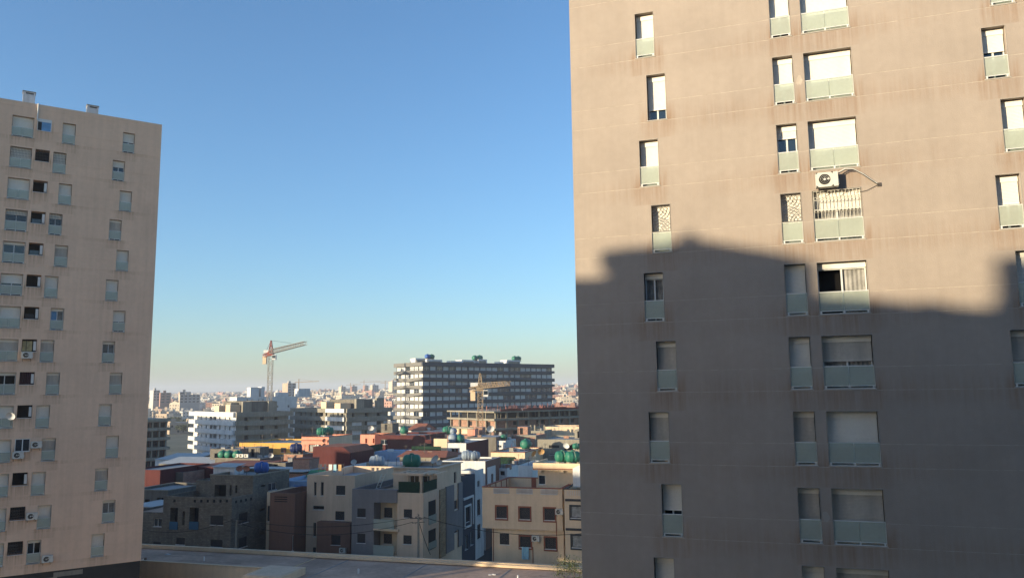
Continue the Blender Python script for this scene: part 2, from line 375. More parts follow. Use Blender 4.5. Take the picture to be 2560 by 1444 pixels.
b = MB('dark_base', 'concrete'); b.box(-23.95, -1.15, .05, 14.45, 0, CZ-15.3); b.box(-8.2, -5.9, .02, .05, CZ-15.85, CZ-15.45, 1); b.box(-9.2, -7.9, .022, .05, CZ-16.6, CZ-15.85, 1); b.box(-10.2, -8.9, .02, .05, CZ-17.4, CZ-16.6, 1)
b.build('base', TL)
for k, x, z in log:
    w = 1.148; h = 1.12
    lo = MB('white_metal'); lo.box(-.02, w+.02, -.02, .12, -.035, .0)
    o = lo.build('loggia_opening', TL, (x, 0, z))
    if 2 <= k <= 9 or k == 11:
        q = MB('white_metal', 'pane_glass'); q.box(w-.26, w-.04, .12, .3, .12, .95)
        if k in (4, 6, 3): q.box(.1, w-.32, .5, .53, .02, .5, 1)
        q.build('heater_box', o)
    if k == 0: q = MB('white_metal', 'blue_board', 'pane_dark'); q.box(0, w, .0, .05, .84, h); q.box(0, .04, .0, .05, 0, .84); q.box(w-.05, w, 0, .05, 0, .84); q.box(.04, .36, .03, .05, 0, .84, 2); q.box(.36, w-.05, .02, .05, .0, .84, 1); q.build('window_board', o)
    if k in (1, 12, 13):
        q = MB('iron')
        for a in range(9): q.bar((.06+a*(w-.12)/8, .03, .02), (.06+a*(w-.12)/8, .03, h-.02), .014)
        for a in range(5): q.bar((.04, .03, .03+a*(h-.06)/4), (w-.04, .03, .03+a*(h-.06)/4), .014)
        if k > 1:
            for a in range(3):
                for c in range(3): q.path([(.2+a*.22+.09*cos(t*pi/4), .02, .2+c*.3+.09*sin(t*pi/4)) for t in range(9)], .016, n=3)
        q.build('grille', o)
    if k == 7: q = MB('gold_blind', 'iron'); q.box(.04, w-.35, .25, .27, .05, h-.15); q.box(.34, .37, .2, .24, .0, h, 1); q.build('blind', o)
    if k == 8:
        q = MB('curtain_maroon')
        for a in range(14): q.quad([(.02+a*.068, .2+.05*(a % 2), 0), (.02+(a+1)*.068, .2+.05*((a+1) % 2), 0), (.02+(a+1)*.068, .2+.05*((a+1) % 2), h), (.02+a*.068, .2+.05*(a % 2), h)])
        q.build('curtain', o)
    if k == 10:
        q = MB('white_metal', 'pane_glass'); 
        for a, c in ((0, .06), (w/2-.04, w/2+.04), (w-.06, w)): q.box(a, c, .02, .08, 0, h)
        q.box(.06, w-.06, .023, .078, h-.06, h); q.box(.06, w-.06, .023, .078, 0, .06); q.box(.06, w-.06, .05, .06, .06, h-.06, 1); q.build('window', o)
# chimneys, drain pipe on the left tower: built in its frame
for (cx, wd, dp, ht, lb) in ((-12.6, 1.0, .9, 1.75, None), (-7.25, 1.0, .9, 1.45, None)):
    q = MB('plaster_white', 'interior', 'concrete'); zt = CZ+27.27
    cy = 1.2; z0 = zt-.9; z1 = zt+ht-.3
    relief(q, (cx-wd/2, cy, 0), (1, 0, 0), (0, -1, 0), wd, z0, z1, [(.22, wd-.12, z1-.22, z1-.08, .4, 1)])
    q.box(cx-wd/2, cx+wd/2, cy, cy+dp, z0, z1, 0, 'f'); q.box(cx-wd/2-.05, cx+wd/2+.05, cy-.05, cy+dp+.05, z1, z1+.06, 2)
    q.build('chimney', TL)
q = MB('white_metal'); zt = CZ+27.2; q.bar((-11.83, -.06, zt+.1), (-11.83, -.06, zt-1.5), .06, n=8); q.bar((-11.83, -.06, zt+.1), (-11.83, .5, zt+.1), .06, n=8); q.build('drain_pipe', TL)
q = MB('white_metal', 'iron'); q.bar((-1.15, -.02, CZ-15.3), (-.75, -.15, CZ-15.1), .03); q.box(-.85, -.65, -.25, -.05, CZ-15.25, CZ-15.05, 1); q.build('lamp_bracket', TL)
# ------------------------------------------------------------------ general houses
YT = -.295
class H_: pass
SD = {'F': 0, 'R': pi/2, 'B': pi, 'L': -pi/2}
def house(name, label, cat, pxl, pxr, pyt, Y, d=None, pxd=None, yaw=YT, group=None, base=0):
    """front-right corner at pixel pxr and depth Y, front runs left to pxl, side runs back d metres (or to pixel pxd)"""
    h = H_(); p = at(pxr, pyt, Y); h.z1 = p.z
    e1 = Vector((cos(yaw), sin(yaw))); e2 = Vector((-sin(yaw), cos(yaw)))
    def along(px, e):
        v = ray(px, 1000); k = v.x/v.y     # x = k*y
        return (k*p.y-p.x)/(e.x-k*e.y)
    h.w = -along(pxl, e1); h.d = d if d else along(pxd, e2)
    h.o = Vector((p.x, p.y))-e1*h.w; h.yaw = yaw; h.e1 = e1; h.e2 = e2
    h.root = empty(name, (h.o.x, h.o.y, base), yaw); tag(h.root, label, cat, group); h.base = base; h.z1 -= base
    return h
def loc2(h, px, py, side, b):
    """pixel -> (u, z) on a face of box b=(x0,x1,y0,y1)"""
    v = ray(px, py); o = Vector((0, 0))-h.o; O = Vector((o.dot(h.e1), o.dot(h.e2))); V = Vector((v.x*h.e1.x+v.y*h.e1.y, v.x*h.e2.x+v.y*h.e2.y))
    x0, x1, y0, y1 = b
    if side == 'F': t = (y0-O.y)/V.y; u = O.x+V.x*t-x0
    elif side == 'R': t = (x1-O.x)/V.x; u = O.y+V.y*t-y0
    else: t = (x0-O.x)/V.x; u = y1-(O.y+V.y*t)
    return u, CZ+v.z*t-h.base
def faceframe(side, b):
    x0, x1, y0, y1 = b
    return {'F': ((x0, y0, 0), (1, 0, 0), (0, -1, 0), x1-x0), 'R': ((x1, y0, 0), (0, 1, 0), (1, 0, 0), y1-y0),
            'B': ((x1, y1, 0), (-1, 0, 0), (0, 1, 0), x1-x0), 'L': ((x0, y1, 0), (0, -1, 0), (-1, 0, 0), y1-y0)}[side]
def hwin(par, side, b, u0, z0, w, h, kind, trim='terracotta_trim'):
    """a window part set in its opening"""
    o, u, n, _ = faceframe(side, b); o = Vector(o)+Vector(u)*u0+Vector((0, 0, z0))
    f = MB('white_metal' if kind not in 'sbB' else 'slate_shutter', 'plaster_white', trim, 'iron'); e = .004; t = .05
    f.box(e, t, .10, .15, e, h-e); f.box(w-t, w-e, .10, .15, e, h-e); f.box(t, w-t, .10, .15, h-t, h-e); f.box(t, w-t, .10, .15, e, t)
    if kind in 'gd' and w > .9: f.box(w/2-.03, w/2+.03, .102, .15, t, h-t)
    f.box(-.06, w+.06, -.06, .02, -.07, -.005, 1)
    if kind in 'bB':
        r = .16
        f.box(-r, w+r, -.05, .006, h+.003, h+r, 2); f.box(-r, w+r, -.055, .006, -r-.08, -.08, 2); f.box(-r, -.004, -.05, .006, -.08, h+.003, 2); f.box(w+.004, w+r, -.05, .006, -.08, h+.003, 2)
    if kind == 'r':
        for k in range(int(w/.11)+1): f.bar((.05+k*.11, .03, 0), (.05+k*.11, .03, h), .012, 3)
    wo = f.build('window', par, o, SD[side])
    if kind in 'sb':
        p = MB('slate_shutter'); n_ = max(2, int(h/.09))
        for k in range(n_):
            a = t+(h-2*t)*k/n_; c = t+(h-2*t)*(k+1)/n_; p.quad([(t, .13, a), (w-t, .13, a), (w-t, .115, c), (t, .115, c)])
        p.build('shutter', wo)
    else:
        p = MB({'g': 'pane_glass', 'r': 'pane_dark', 'd': 'pane_dark', 'B': 'curtain', 'w': 'curtain'}.get(kind, 'pane_glass')); p.quad([(t, .13, t), (w-t, .13, t), (w-t, .13, h-t), (t, .13, h-t)]); p.build('pane', wo)
def vol(h, wm, b=None, z0=0, z1=None, par=.7, win=(), wl=(), cap=None, deck='deck_grey', nm='wall', trim='terracotta_trim', t=.2, cp=.05, side_m=None, gr=(), sh=None):
    """a box storey with real openings, parapet, roof deck. win in pixels, wl local (side,u,z,w,h,kind)"""
    b = b or (0, h.w, 0, h.d); z1 = h.z1 if z1 is None else z1; x0, x1, y0, y1 = b
    L = list(wl)
    for (s, a, c, d, e, k) in win:
        u0 = loc2(h, a, (c+e)/2, s, b)[0]; u1 = loc2(h, d, (c+e)/2, s, b)[0]; zb = loc2(h, (a+d)/2, e, s, b)[1]; zt = loc2(h, (a+d)/2, c, s, b)[1]
        if u1 < u0: u0, u1 = u1, u0
        wd = faceframe(s, b)[3]; u0 = max(u0, .06); u1 = min(u1, wd-.06); zb = max(zb, z0+.02); zt = min(zt, z1-.1)
        if u1-u0 > .12 and zt-zb > .12: L.append((s, u0, zb, u1-u0, zt-zb, k))
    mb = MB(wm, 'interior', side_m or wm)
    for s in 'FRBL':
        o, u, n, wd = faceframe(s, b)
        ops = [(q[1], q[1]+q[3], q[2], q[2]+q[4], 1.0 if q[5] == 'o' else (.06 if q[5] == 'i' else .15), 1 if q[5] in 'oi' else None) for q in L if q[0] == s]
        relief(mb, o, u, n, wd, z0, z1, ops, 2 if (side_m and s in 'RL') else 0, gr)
    if par:
        zz = z1-par
        mb.quad([(x0, y0, z1), (x1, y0, z1), (x1, y0+t, z1), (x0, y0+t, z1)]); mb.quad([(x0, y1-t, z1), (x1, y1-t, z1), (x1, y1, z1), (x0, y1, z1)])
        mb.quad([(x0, y0+t, z1), (x0+t, y0+t, z1), (x0+t, y1-t, z1), (x0, y1-t, z1)]); mb.quad([(x1-t, y0+t, z1), (x1, y0+t, z1), (x1, y1-t, z1), (x1-t, y1-t, z1)])
        P = [(x0+t, y0+t), (x1-t, y0+t), (x1-t, y1-t), (x0+t, y1-t)]
        for i in range(4): mb.quad([(*P[i], zz), (*P[i], z1), (*P[(i+1) % 4], z1), (*P[(i+1) % 4], zz)])
        mb.build(nm, h.root)
        q = MB(deck); q.quad([(*p, zz) for p in P]); q.build('roof', h.root)
        h.deck = zz
    else:
        mb.build(nm, h.root); q = MB(deck); q.quad([(x0, y0, z1), (x1, y0, z1), (x1, y1, z1), (x0, y1, z1)]); q.build('roof', h.root); h.deck = z1
    if cap:
        q = MB(cap); c = cp; hh = .1
        q.box(x0-c, x1+c, y0-c, y0+t+c, z1+.003, z1+hh); q.box(x0-c, x1+c, y1-t-c, y1+c, z1+.003, z1+hh)
        q.box(x0-c, x0+t+c, y0+t+c, y1-t-c, z1+.003, z1+hh); q.box(x1-t-c, x1+c, y0+t+c, y1-t-c, z1+.003, z1+hh); q.build('coping', h.root)
    for (s, u0, zb, w, hh, k) in L:
        if k not in 'oi': hwin(h.root, s, b, u0, zb, w, hh, k, trim)
    return b
def on(h, px, v, z=None):
    """world point in pixel column px, v metres behind the front of house h, on its deck"""
    r = ray(px, 1000); o = Vector((0, 0))-h.o; O = Vector((o.dot(h.e1), o.dot(h.e2))); V = Vector((r.x*h.e1.x+r.y*h.e1.y, r.x*h.e2.x+r.y*h.e2.y)); t = (v-O.y)/V.y
    return Vector((r.x*t, r.y*t, (h.deck if z is None else z)+h.base))
def fence(h, mt, a, b, z0, z1, nm='screen'):
    """thin upright panel between two local points"""
    q = MB(mt); A = Vector((*a, 0)); B = Vector((*b, 0)); n = (B-A).normalized().cross(Vector((0, 0, 1)))*.03
    P = [A+n, B+n, B-n, A-n]
    q.quad([(p.x, p.y, z1) for p in P])
    for i in range(4): p, r = P[i], P[(i+1) % 4]; q.quad([(p.x, p.y, z0), (r.x, r.y, z0), (r.x, r.y, z1), (p.x, p.y, z1)])
    return q.build(nm, h.root)
# ------------------------------------------------------------------ small things
def make_ac():
    r = empty('air_conditioner', (0, 0, 0))
    q = MB('ac_white', 'pane_dark'); w, d, h = .85, .3, .6; cx = .34; cz = .31; n = 20; rr = .23
    # front face as a ring round the fan hole
    y = -d-.12
    for i in range(n):
        a0, a1 = 2*pi*i/n, 2*pi*(i+1)/n
        def sq(a):
            c, s = cos(a), sin(a); k = 1/max(abs(c), abs(s)); return Vector((cx+max(-cx, min(w-cx, c*k*.33)), y, cz+max(-cz, min(h-cz, s*k*.31))))
        q.quad([(cx+rr*cos(a0), y, cz+rr*sin(a0)), (cx+rr*cos(a1), y, cz+rr*sin(a1)), sq(a1), sq(a0)]); q.quad([(cx+rr*cos(a0), y, cz+rr*sin(a0)), (cx+rr*cos(a1), y, cz+rr*sin(a1)), (cx+rr*cos(a1), y+.08, cz+rr*sin(a1)), (cx+rr*cos(a0), y+.08, cz+rr*sin(a0))])
    q.quad([(cx+.33, y, 0), (w, y, 0), (w, y, h), (cx+.33, y, h)]); q.box(0, w, y, y+d, 0, h, 0, 'f'); q.box(0, .012, y-.001, y, 0, h)
    q.box(w, w+.05, y+.08, y+.2, .1, .3)
    q.build('casing', r)
    f = MB('pane_dark', 'ac_white'); f.lathe([(0, y+.05), (rr, y+.05)], (cx, 0, cz), 'y', 20)
    f.v = [(a[0], a[1], a[2]) for a in f.v]
    for k in range(5):
        a = k*2*pi/5; f.quad([(cx+.05*cos(a), y+.04, cz+.05*sin(a)), (cx+.2*cos(a-.1), y+.03, cz+.2*sin(a-.1)), (cx+.2*cos(a+.45), y+.045, cz+.2*sin(a+.45))], 1 if k == 0 else 0)
    for R_ in (.1, .16, .22): f.path([(cx+R_*cos(t*pi/10), y-.008, cz+R_*sin(t*pi/10)) for t in range(21)], .005, 1, 3)
    f.lathe([(0, y-.02), (.05, y-.02), (.05, y+.03)], (cx, 0, cz), 'y', 10, 1); f.build('fan', r)
    g = MB('iron'); 
    for a in (.12, w-.12): g.bar((a, y, -.03), (a, 0, -.03), .02); g.bar((a, y+.1, -.03), (a, 0, -.25), .015)
    g.build('bracket', r)
    return r
AC0 = make_ac(); ACU = [0]
def place(proto, used, loc, rz, label, cat, group, sc=None):
    if used[0] == 0:
        used[0] = 1; proto.location = loc; proto.rotation_euler = (0, 0, rz); tag(proto, label, cat, group)
        if sc: proto.scale = sc
        return proto
    return dup(proto, loc, rz, label, group, sc)
def ac(loc, rz, label): return place(AC0, ACU, loc, rz, label, 'air conditioner', 'outdoor air conditioner units')
def tw(X, Y, a, u, z, off=0): return Vector((X+u*cos(a)+off*sin(a), Y+u*sin(a)-off*cos(a), z))
ac(tw(RX, RY, RA, 10.40, CZ+8.12), RA, 'cream air conditioner high on the sunlit tower wall above the ring grille')
for u, z, l in ((-11.8, 3.5, 'air conditioner under the yellow-lit opening of the left tower'), (-11.95, -5.3, 'air conditioner just below the white framed window of the left tower'), (-10.62, -4.45, 'air conditioner with a black hose right of the white framed window'),
                (-10.6, -10.65, 'air conditioner right of the scrolled grille on the left tower'), (-9.2, -14.45, 'lowest air conditioner on the left tower near its dark base')):
    ac(tw(LX, LY, LA, u, CZ+z), LA, l)
q = MB('ac_white', 'iron'); P = [(11.18, -.2, 8.5), (11.3, -.22, 8.72), (11.55, -.2, 8.84), (11.85, -.16, 8.82), (12.2, -.1, 8.6), (12.6, -.05, 8.25), (12.78, .0, 8.12)]
q.path([(a, b, c+CZ) for a, b, c in P], .028, 0, 6); q.path([(a, b-.05, c+CZ-.05) for a, b, c in P[1:]], .018, 1, 5)
q.path([(12.74, -.02, CZ+8.1), (12.3, -.05, CZ+7.9), (11.9, -.05, CZ+7.85)], .01, 1, 4); q.box(12.72, 12.86, -.04, -.002, CZ+8.03, CZ+8.18, 1)
o = q.build('hose_bundle', None, (RX, RY, 0), RA); tag(o, 'pale hose looping from the air conditioner to a hole in the sunlit wall', 'hose')
def make_tank(mt, k=0):
    r = empty('water_tank', (0, 0, 0)); q = MB(mt); L, rr = 1.7, .62
    prof = [(0, -L/2), (rr*.55, -L/2+.04), (rr*.88, -L/2+.16), (rr, -L/2+.34), (rr*.985, -.28), (rr*1.03, -.24), (rr*1.03, -.16), (rr*.985, -.12), (rr*.985, .12), (rr*1.03, .16), (rr*1.03, .24), (rr*.985, .28), (rr, L/2-.34), (rr*.88, L/2-.16), (rr*.55, L/2-.04), (0, L/2)]
    q.lathe(prof, (0, 0, rr+.15), 'x', 20); q.build('body', r, smooth=True)
    q = MB(mt); q.lathe([(.2, 2*rr+.1), (.2, 2*rr+.22), (.14, 2*rr+.26), (0, 2*rr+.26)], (0, 0, 0), 'z', 14); q.build('lid', r)
    q = MB('concrete'); q.box(-.6, -.4, -.5, .5, 0, .22); q.box(.4, .6, -.5, .5, 0, .22); q.build('stand', r)
    q = MB('cream_iron'); q.path([(.05, (rr+.02)*cos(t*pi/10), rr+.15+(rr+.02)*sin(t*pi/10)) for t in range(11)], .015, 0, 4); q.build('strap', r)
    return r
TK = {k: (make_tank('tank_'+k), [0]) for k in ('green', 'grey', 'blue', 'navy')}
def tank(k, loc, label, rz=0, s=1): return place(*TK[k], loc, rz, label, 'water tank', k+' rooftop water tanks', (s, s, s))
def make_dish(mt):
    r = empty('satellite_dish', (0, 0, 0)); q = MB(mt); prof = [(0, .0)]+[(.45*k/6, -.16*(k/6)**2) for k in range(1, 7)]
    n = 18; c = Vector((0, 0, 1.05)); tl = Matrix.Rotation(radians(28), 3, 'X')
    for (ra, ha), (rb, hb) in zip(prof, prof[1:]):
        for i in range(n):
            pts = [c+tl@Vector((rr*cos(a), hh, rr*sin(a))) for rr, hh, a in ((ra, ha, 2*pi*i/n), (ra, ha, 2*pi*(i+1)/n), (rb, hb, 2*pi*(i+1)/n), (rb, hb, 2*pi*i/n))]
            q.quad(pts if ra else [pts[0], pts[2], pts[3]])
    q.build('reflector', r)
    q = MB('iron'); q.bar((0, .1, 0), (0, .1, 1.05), .03); q.bar((0, .1, 1.05), c, .03); q.build('mast', r)
    q = MB('iron', 'dish_white'); f = c+tl@Vector((0, -.5, -.1)); q.bar(c+tl@Vector((0, -.14, -.42)), f, .012); q.bar(f-Vector((0, .05, 0)), f+Vector((0, .05, 0)), .04, 1, 8); q.build('feed_arm', r)
    return r
DS = {k: (make_dish('dish_'+k), [0]) for k in ('white', 'tan', 'pink')}
def dish(k, loc, label, rz=.3, s=1): return place(*DS[k], loc, rz, label, 'satellite dish', k+' satellite dishes', (s, s, s))
dish('white', tw(LX, LY, LA, -12.25, CZ-2.4, .35), 'white satellite dish fixed to the left tower beside a dark opening', LA-.4, .85)
def lattice(q, a, b, w, n, m=0, r=.04, wb=None):
    """square or triangular lattice beam between two points"""
    a = Vector(a); b = Vector(b); d = (b-a).normalized(); s = d.cross(Vector((0, 0, 1)))
    s = s.normalized() if s.length > .1 else Vector((1, 0, 0)); t = s.cross(d).normalized(); wb = wb or w
    def ring(k):
        p = a+(b-a)*k/n; ww = (w+(wb-w)*k/n)/2; return [p+s*ww*i+t*ww*j for i, j in ((-1, -1), (1, -1), (1, 1), (-1, 1))]
    for i in range(4): q.bar(ring(0)[i], ring(n)[i], r*1.5, m)
    for k in range(n):
        A, B = ring(k), ring(k+1)
        for i in range(4):
            j = (i+1) % 4; q.bar(A[i], A[j], r, m, 3)
            if k % 2: q.bar(A[i], B[j], r, m, 3)
            else: q.bar(A[j], B[i], r, m, 3)
# ------------------------------------------------------------------ the town, nearest row first
# low roof in front
P0 = Vector((-43.5, 93.5)); P1 = Vector((6.3, 79.0)); LRY = math.atan2(P1.y-P0.y, P1.x-P0.x)
lr = empty('low_building', (P0.x, P0.y, 0), LRY); tag(lr, 'long low building with a bare brown roof and a thin parapet along the far edge', 'building')
LW = 75; zr = CZ-17.35
q = MB('plaster_cream', 'interior'); x1 = 23.2
q.box(-20, x1, -6.6, .0, 0, zr, 0, 't'); q.box(x1+.002, LW, -34, .0, 0, zr, 0, 'tl'); q.box(x1, x1+.002, -34, -6.6, 0, zr, 0, 't'); q.build('wall', lr)
q = MB('deck_brown'); 
q.box(-19.7, x1+.2, -6.3, -.3, zr-.4, zr-.1); q.box(x1+.2, LW, -33.7, -.3, zr-.4, zr-.1); q.build('roof', lr)
q = MB('plaster_cream'); q.box(-20, LW, -.3, .12, zr-.05, CZ-17); q.box(22, LW, -.62, -.3, zr-.02, CZ-17.12); q.box(-20, x1, -6.6, -6.3, zr-.05, zr+.08); q.build('parapet', lr)
q = MB('plaster_cream', 'plaster_warm'); q.box(22.0, 26.0, -12.0, -7.4, 0, zr+.55); q.box(22.2, 25.8, -11.8, -7.6, zr+.55, zr+.6, 1); q.build('stair_head', lr)
for a, b, c, lb in ((6, -2.5, .5, 'small pale rag lying on the dark left part of the low roof'), (44, -3.5, .3, 'small white scrap on the low roof near the parapet')):
    pp = lr.matrix_basis@Vector((a, b, 0)) if False else Vector((P0.x+a*cos(LRY)-b*sin(LRY), P0.y+a*sin(LRY)+b*cos(LRY), zr-.1))
    q = MB('plaster_white'); 
    for k in range(6): x = R.uniform(-c, c); y = R.uniform(-c*.4, c*.4); q.box(x-.12, x+.12, y-.08, y+.08, 0, R.uniform(.03, .1))
    tag(q.build('rag', None, pp), lb, 'rag')
rr = random.Random(5)
for k in range(9):
    a = rr.uniform(0, 62); bq = -rr.uniform(1, 5.5) if a < 23 else -rr.uniform(1, 14); q = MB('asphalt'); pts = [(a+j*rr.uniform(.5, 1.1), bq+rr.uniform(-.25, .25), zr-.085) for j in range(9)]
    for A, B in zip(pts, pts[1:]): q.quad([A, B, (B[0], B[1]+.05, B[2]), (A[0], A[1]+.05, A[2])])
    q.build('roof_crack', lr)
for k in range(4):
    a = 27+k*9; q = MB('deck_grey'); q.box(a, a+.1, -20, -.62, zr-.1, zr-.07); q.build('roof_seam', lr)
for a, bq in ((31, -6), (12, -4.5), (47, -5), (52, -9)):
    q = MB('plaster_white'); q.bar((a, bq, zr-.1), (a, bq, zr+.35), .09, 0, 8); q.build('vent_pipe', lr)
# H1 dark two-volume house
h = house('block_house', 'dark unplastered two-storey house with a notched terrace parapet and set-back upper storey', 'house', 420, 580, 1244, 98, d=12.5)
zt = h.z1
vol(h, 'block_wall', z1=zt, par=1.0, deck='deck_grey', win=[('F', 425, 1268, 444, 1322, 'o'), ('F', 473, 1268, 496, 1322, 'o'), ('F', 456, 1277, 462, 1311, 'o'), ('F', 526, 1288, 558, 1311, 's'), ('F', 440, 1343, 462, 1360, 's'), ('F', 526, 1348, 556, 1366, 's'),
    ('R', 597, 1281, 620, 1306, 's'), ('R', 597, 1342, 618, 1366, 's'), ('R', 650, 1270, 662, 1276, 'o'), ('R', 673, 1264, 689, 1302, 's'), ('R', 648, 1328, 660, 1336, 'o')]
    + [('F', 433+a*0, 1247, 439, 1254, 'i') for a in (0,)] + [('F', 484+a*16, 1248, 490+a*16, 1255, 'i') for a in range(6)] + [('R', 588+a*12.5, 1250-a*2.4, 593+a*12.5, 1257-a*2.4, 'i') for a in range(5)])
for a, c in ((424, 445), (473, 497)):
    u0, z_ = loc2(h, a, 1322, 'F', (0, h.w, 0, h.d)); u1, z2 = loc2(h, c, 1303, 'F', (0, h.w, 0, h.d)); fence(h, 'balcony_blue', (u0, -.05), (u1, -.05), z_, z2, 'balcony_panel')
b = (3.6, h.w-.02, 4.2, h.d-.02); u1 = h.z1+2.2
vol(h, 'block_wall', b, zt-1.0, u1, .35, nm='upper_storey', cap='concrete', win=[('F', 509, 1211, 512, 1238, 'o'), ('F', 521, 1211, 525, 1238, 'o'), ('F', 536, 1211, 565, 1241, 'o'), ('F', 574, 1212, 579, 1238, 'o'), ('F', 588, 1212, 593, 1232, 'o'), ('R', 671, 1206, 691, 1224, 'g'), ('R', 652, 1211, 663, 1216, 'o')])
vol(h, 'block_wall', (.0, 3.58, 6.0, h.d-.04), zt-1.0, zt+1.3, .2, nm='side_wall'); h.deck = u1-.35
tank('blue', on(h, 659, 9.5, u1-.35), 'bright blue round water tank on the roof of the dark block house', .2, 1.15)
dish('pink', on(h, 604, 7, u1-.35), 'left one of two rusty pink dishes on the dark block house', .4); dish('pink', on(h, 622, 7.3, u1-.35), 'right one of two rusty pink dishes on the dark block house', .1)
q = MB('sheet_roof', 'plaster_white'); q.box(0, 3.4, 0, 2, 0, 1.0, 1); q.quad([(-.2, -.2, 1.05), (3.6, -.2, 1.05), (3.6, 2.3, 1.35), (-.2, 2.3, 1.35)]); q.box(-.2, 3.6, -.2, 2.3, .98, 1.04)
tag(q.build('rooftop_shed', None, on(h, 540, 8, u1-.35), YT), 'small white shed with a sheet roof on the dark block house', 'shed')
# H0 left low houses
h = house('block_house', 'low dark block house with one small framed window at the foot of the left tower', 'house', 340, 424, 1281, 101, d=8); vol(h, 'block_wall', par=.25, win=[('F', 384, 1295, 404, 1315, 'g'), ('F', 382, 1354, 402, 1366, 's')], deck='deck_brown')
h = house('shed_house', 'reddish brick house under a pale corrugated sheet roof left of the dark block house', 'house', 340, 423, 1268, 108, d=6); vol(h, 'brick_orange', par=0, deck='sheet_roof')
q = MB('sheet_roof'); q.box(-.3, h.w+.3, -.5, h.d, h.z1+.003, h.z1+.1); q.build('sheet_roof', h.root)
h = house('grey_house', 'grey concrete house with two dark openings left of the dark block house', 'house', 340, 421, 1226, 117, d=9); vol(h, 'concrete_dark', par=.3, win=[('F', 362, 1247, 374, 1262, 'o'), ('F', 392, 1243, 412, 1262, 'o')], deck='deck_grey', cap='concrete')
h = house('red_wall_house', 'house with a plain dark red wall right beside the left tower', 'house', 330, 401, 1174, 128, d=12); vol(h, 'paint_red', par=.3)
h = house('brick_house', 'low brick and grey house between two dark red walls', 'house', 401, 458, 1180, 131, d=10); vol(h, 'concrete_dark', par=.3, side_m='brick_orange', win=[('F', 410, 1197, 418, 1208, 'o')])
h = house('red_wall_house', 'long dark red house with a sloping left gable behind the dark block house', 'house', 457, 600, 1168, 134, d=14); vol(h, 'paint_red', z1=h.z1-.9, par=0)
q = MB('paint_red', 'terracotta_trim'); z = h.z1-.9
for y in (0, h.d): q.quad([(0, y, z), (h.w, y, z), (h.w, y, z+.9), (1.6, y, z+.9)])
q.quad([(0, 0, z), (1.6, 0, z+.9), (1.6, h.d, z+.9), (0, h.d, z)], 1); q.quad([(1.6, 0, z+.9), (h.w, 0, z+.9), (h.w, h.d, z+.9), (1.6, h.d, z+.9)], 1); q.quad([(h.w, 0, z), (h.w, h.d, z), (h.w, h.d, z+.9), (h.w, 0, z+.9)]); q.build('gable', h.root)
# sheds with white sheet roofs
for nm_, lb, a, c, py, Y, d_ in (('shed', 'long white-roofed shed in front of the white apartment block', 404, 545, 1162, 172, 14), ('shed', 'low shed with pale roof strips beyond the red wall', 395, 480, 1150, 195, 16), ('shed', 'grey-blue metal shed under the white block', 480, 560, 1146, 200, 12)):
    h = house(nm_, lb, 'shed', a, c, py, Y, d=d_, group='sheds with sheet roofs'); vol(h, 'plaster_white' if c < 540 else 'concrete', par=0, deck='sheet_roof', wl=[('F', 1.5, 1, 2.2, 1.6, 'o')])
    q = MB('sheet_roof'); q.quad([(-.2, -.2, h.z1+.1), (h.w+.2, -.2, h.z1+.1), (h.w+.2, h.d/2, h.z1+1.1), (-.2, h.d/2, h.z1+1.1)]); q.quad([(-.2, h.d/2, h.z1+1.1), (h.w+.2, h.d/2, h.z1+1.1), (h.w+.2, h.d, h.z1+.1), (-.2, h.d, h.z1+.1)]); q.build('sheet_roof', h.root)
# brown + cream house (H3)
h = house('cream_house', 'cream house with brown projecting bays and narrow slot windows', 'house', 772, 887, 1188, 99.5, d=12)
b = vol(h, 'plaster_warm', par=.9, deck='deck_blue', win=[('F', 785, 1204, 791, 1238, 'r'), ('F', 802, 1204, 809, 1238, 'r'), ('F', 840, 1213, 863, 1236, 's'), ('F', 782, 1263, 810, 1273, 'r'), ('F', 838, 1277, 861, 1299, 's'), ('F', 783, 1305, 790, 1340, 'r'), ('F', 799, 1305, 803, 1340, 'r'), ('F', 782, 1367, 790, 1380, 's')])
u0 = loc2(h, 803, 1300, 'F', b)[0]; z_ = loc2(h, 840, 1301, 'F', b)[1]
vol(h, 'plaster_brown', (u0, h.w-.02, -1.0, -.002), 0, z_, 0, nm='brown_bay', win=[('F', 828, 1337, 851, 1361, 's')], deck='plaster_brown')
bb = (-3.9, -.3, -2.2, 5)
zb = at(745, 1240, 96.5).z
vol(h, 'plaster_brown', bb, 0, zb, .9, nm='brown_wing', deck='deck_blue', win=[('F', 730, 1337, 751, 1376, 'd')], wl=[('F', .6, zb-.55, 1.9, .12, 'i'), ('F', .6, zb-.82, 1.9, .12, 'i'), ('F', .6, zb-1.1, 1.9, .12, 'i')])
fence(h, 'frosted_glass', (-3.4, -2.3), (-1.7, -2.3), 2.4, 3.3, 'balcony_glass')
vol(h, 'plaster_cream', (-4.75, -3.92, -1.6, 4), 3.4, zb-.02, .5, nm='balcony_block', wl=[('F', .1, zb-3.6, .6, 1.9, 's')], deck='plaster_white')
cl = on(h, 854, -1.0, 3.75)
ac(tw(h.o.x, h.o.y, h.yaw, h.w-1.25, 3.7, 1.0), h.yaw, 'air conditioner beside the window of the brown bay'); rooftop = h
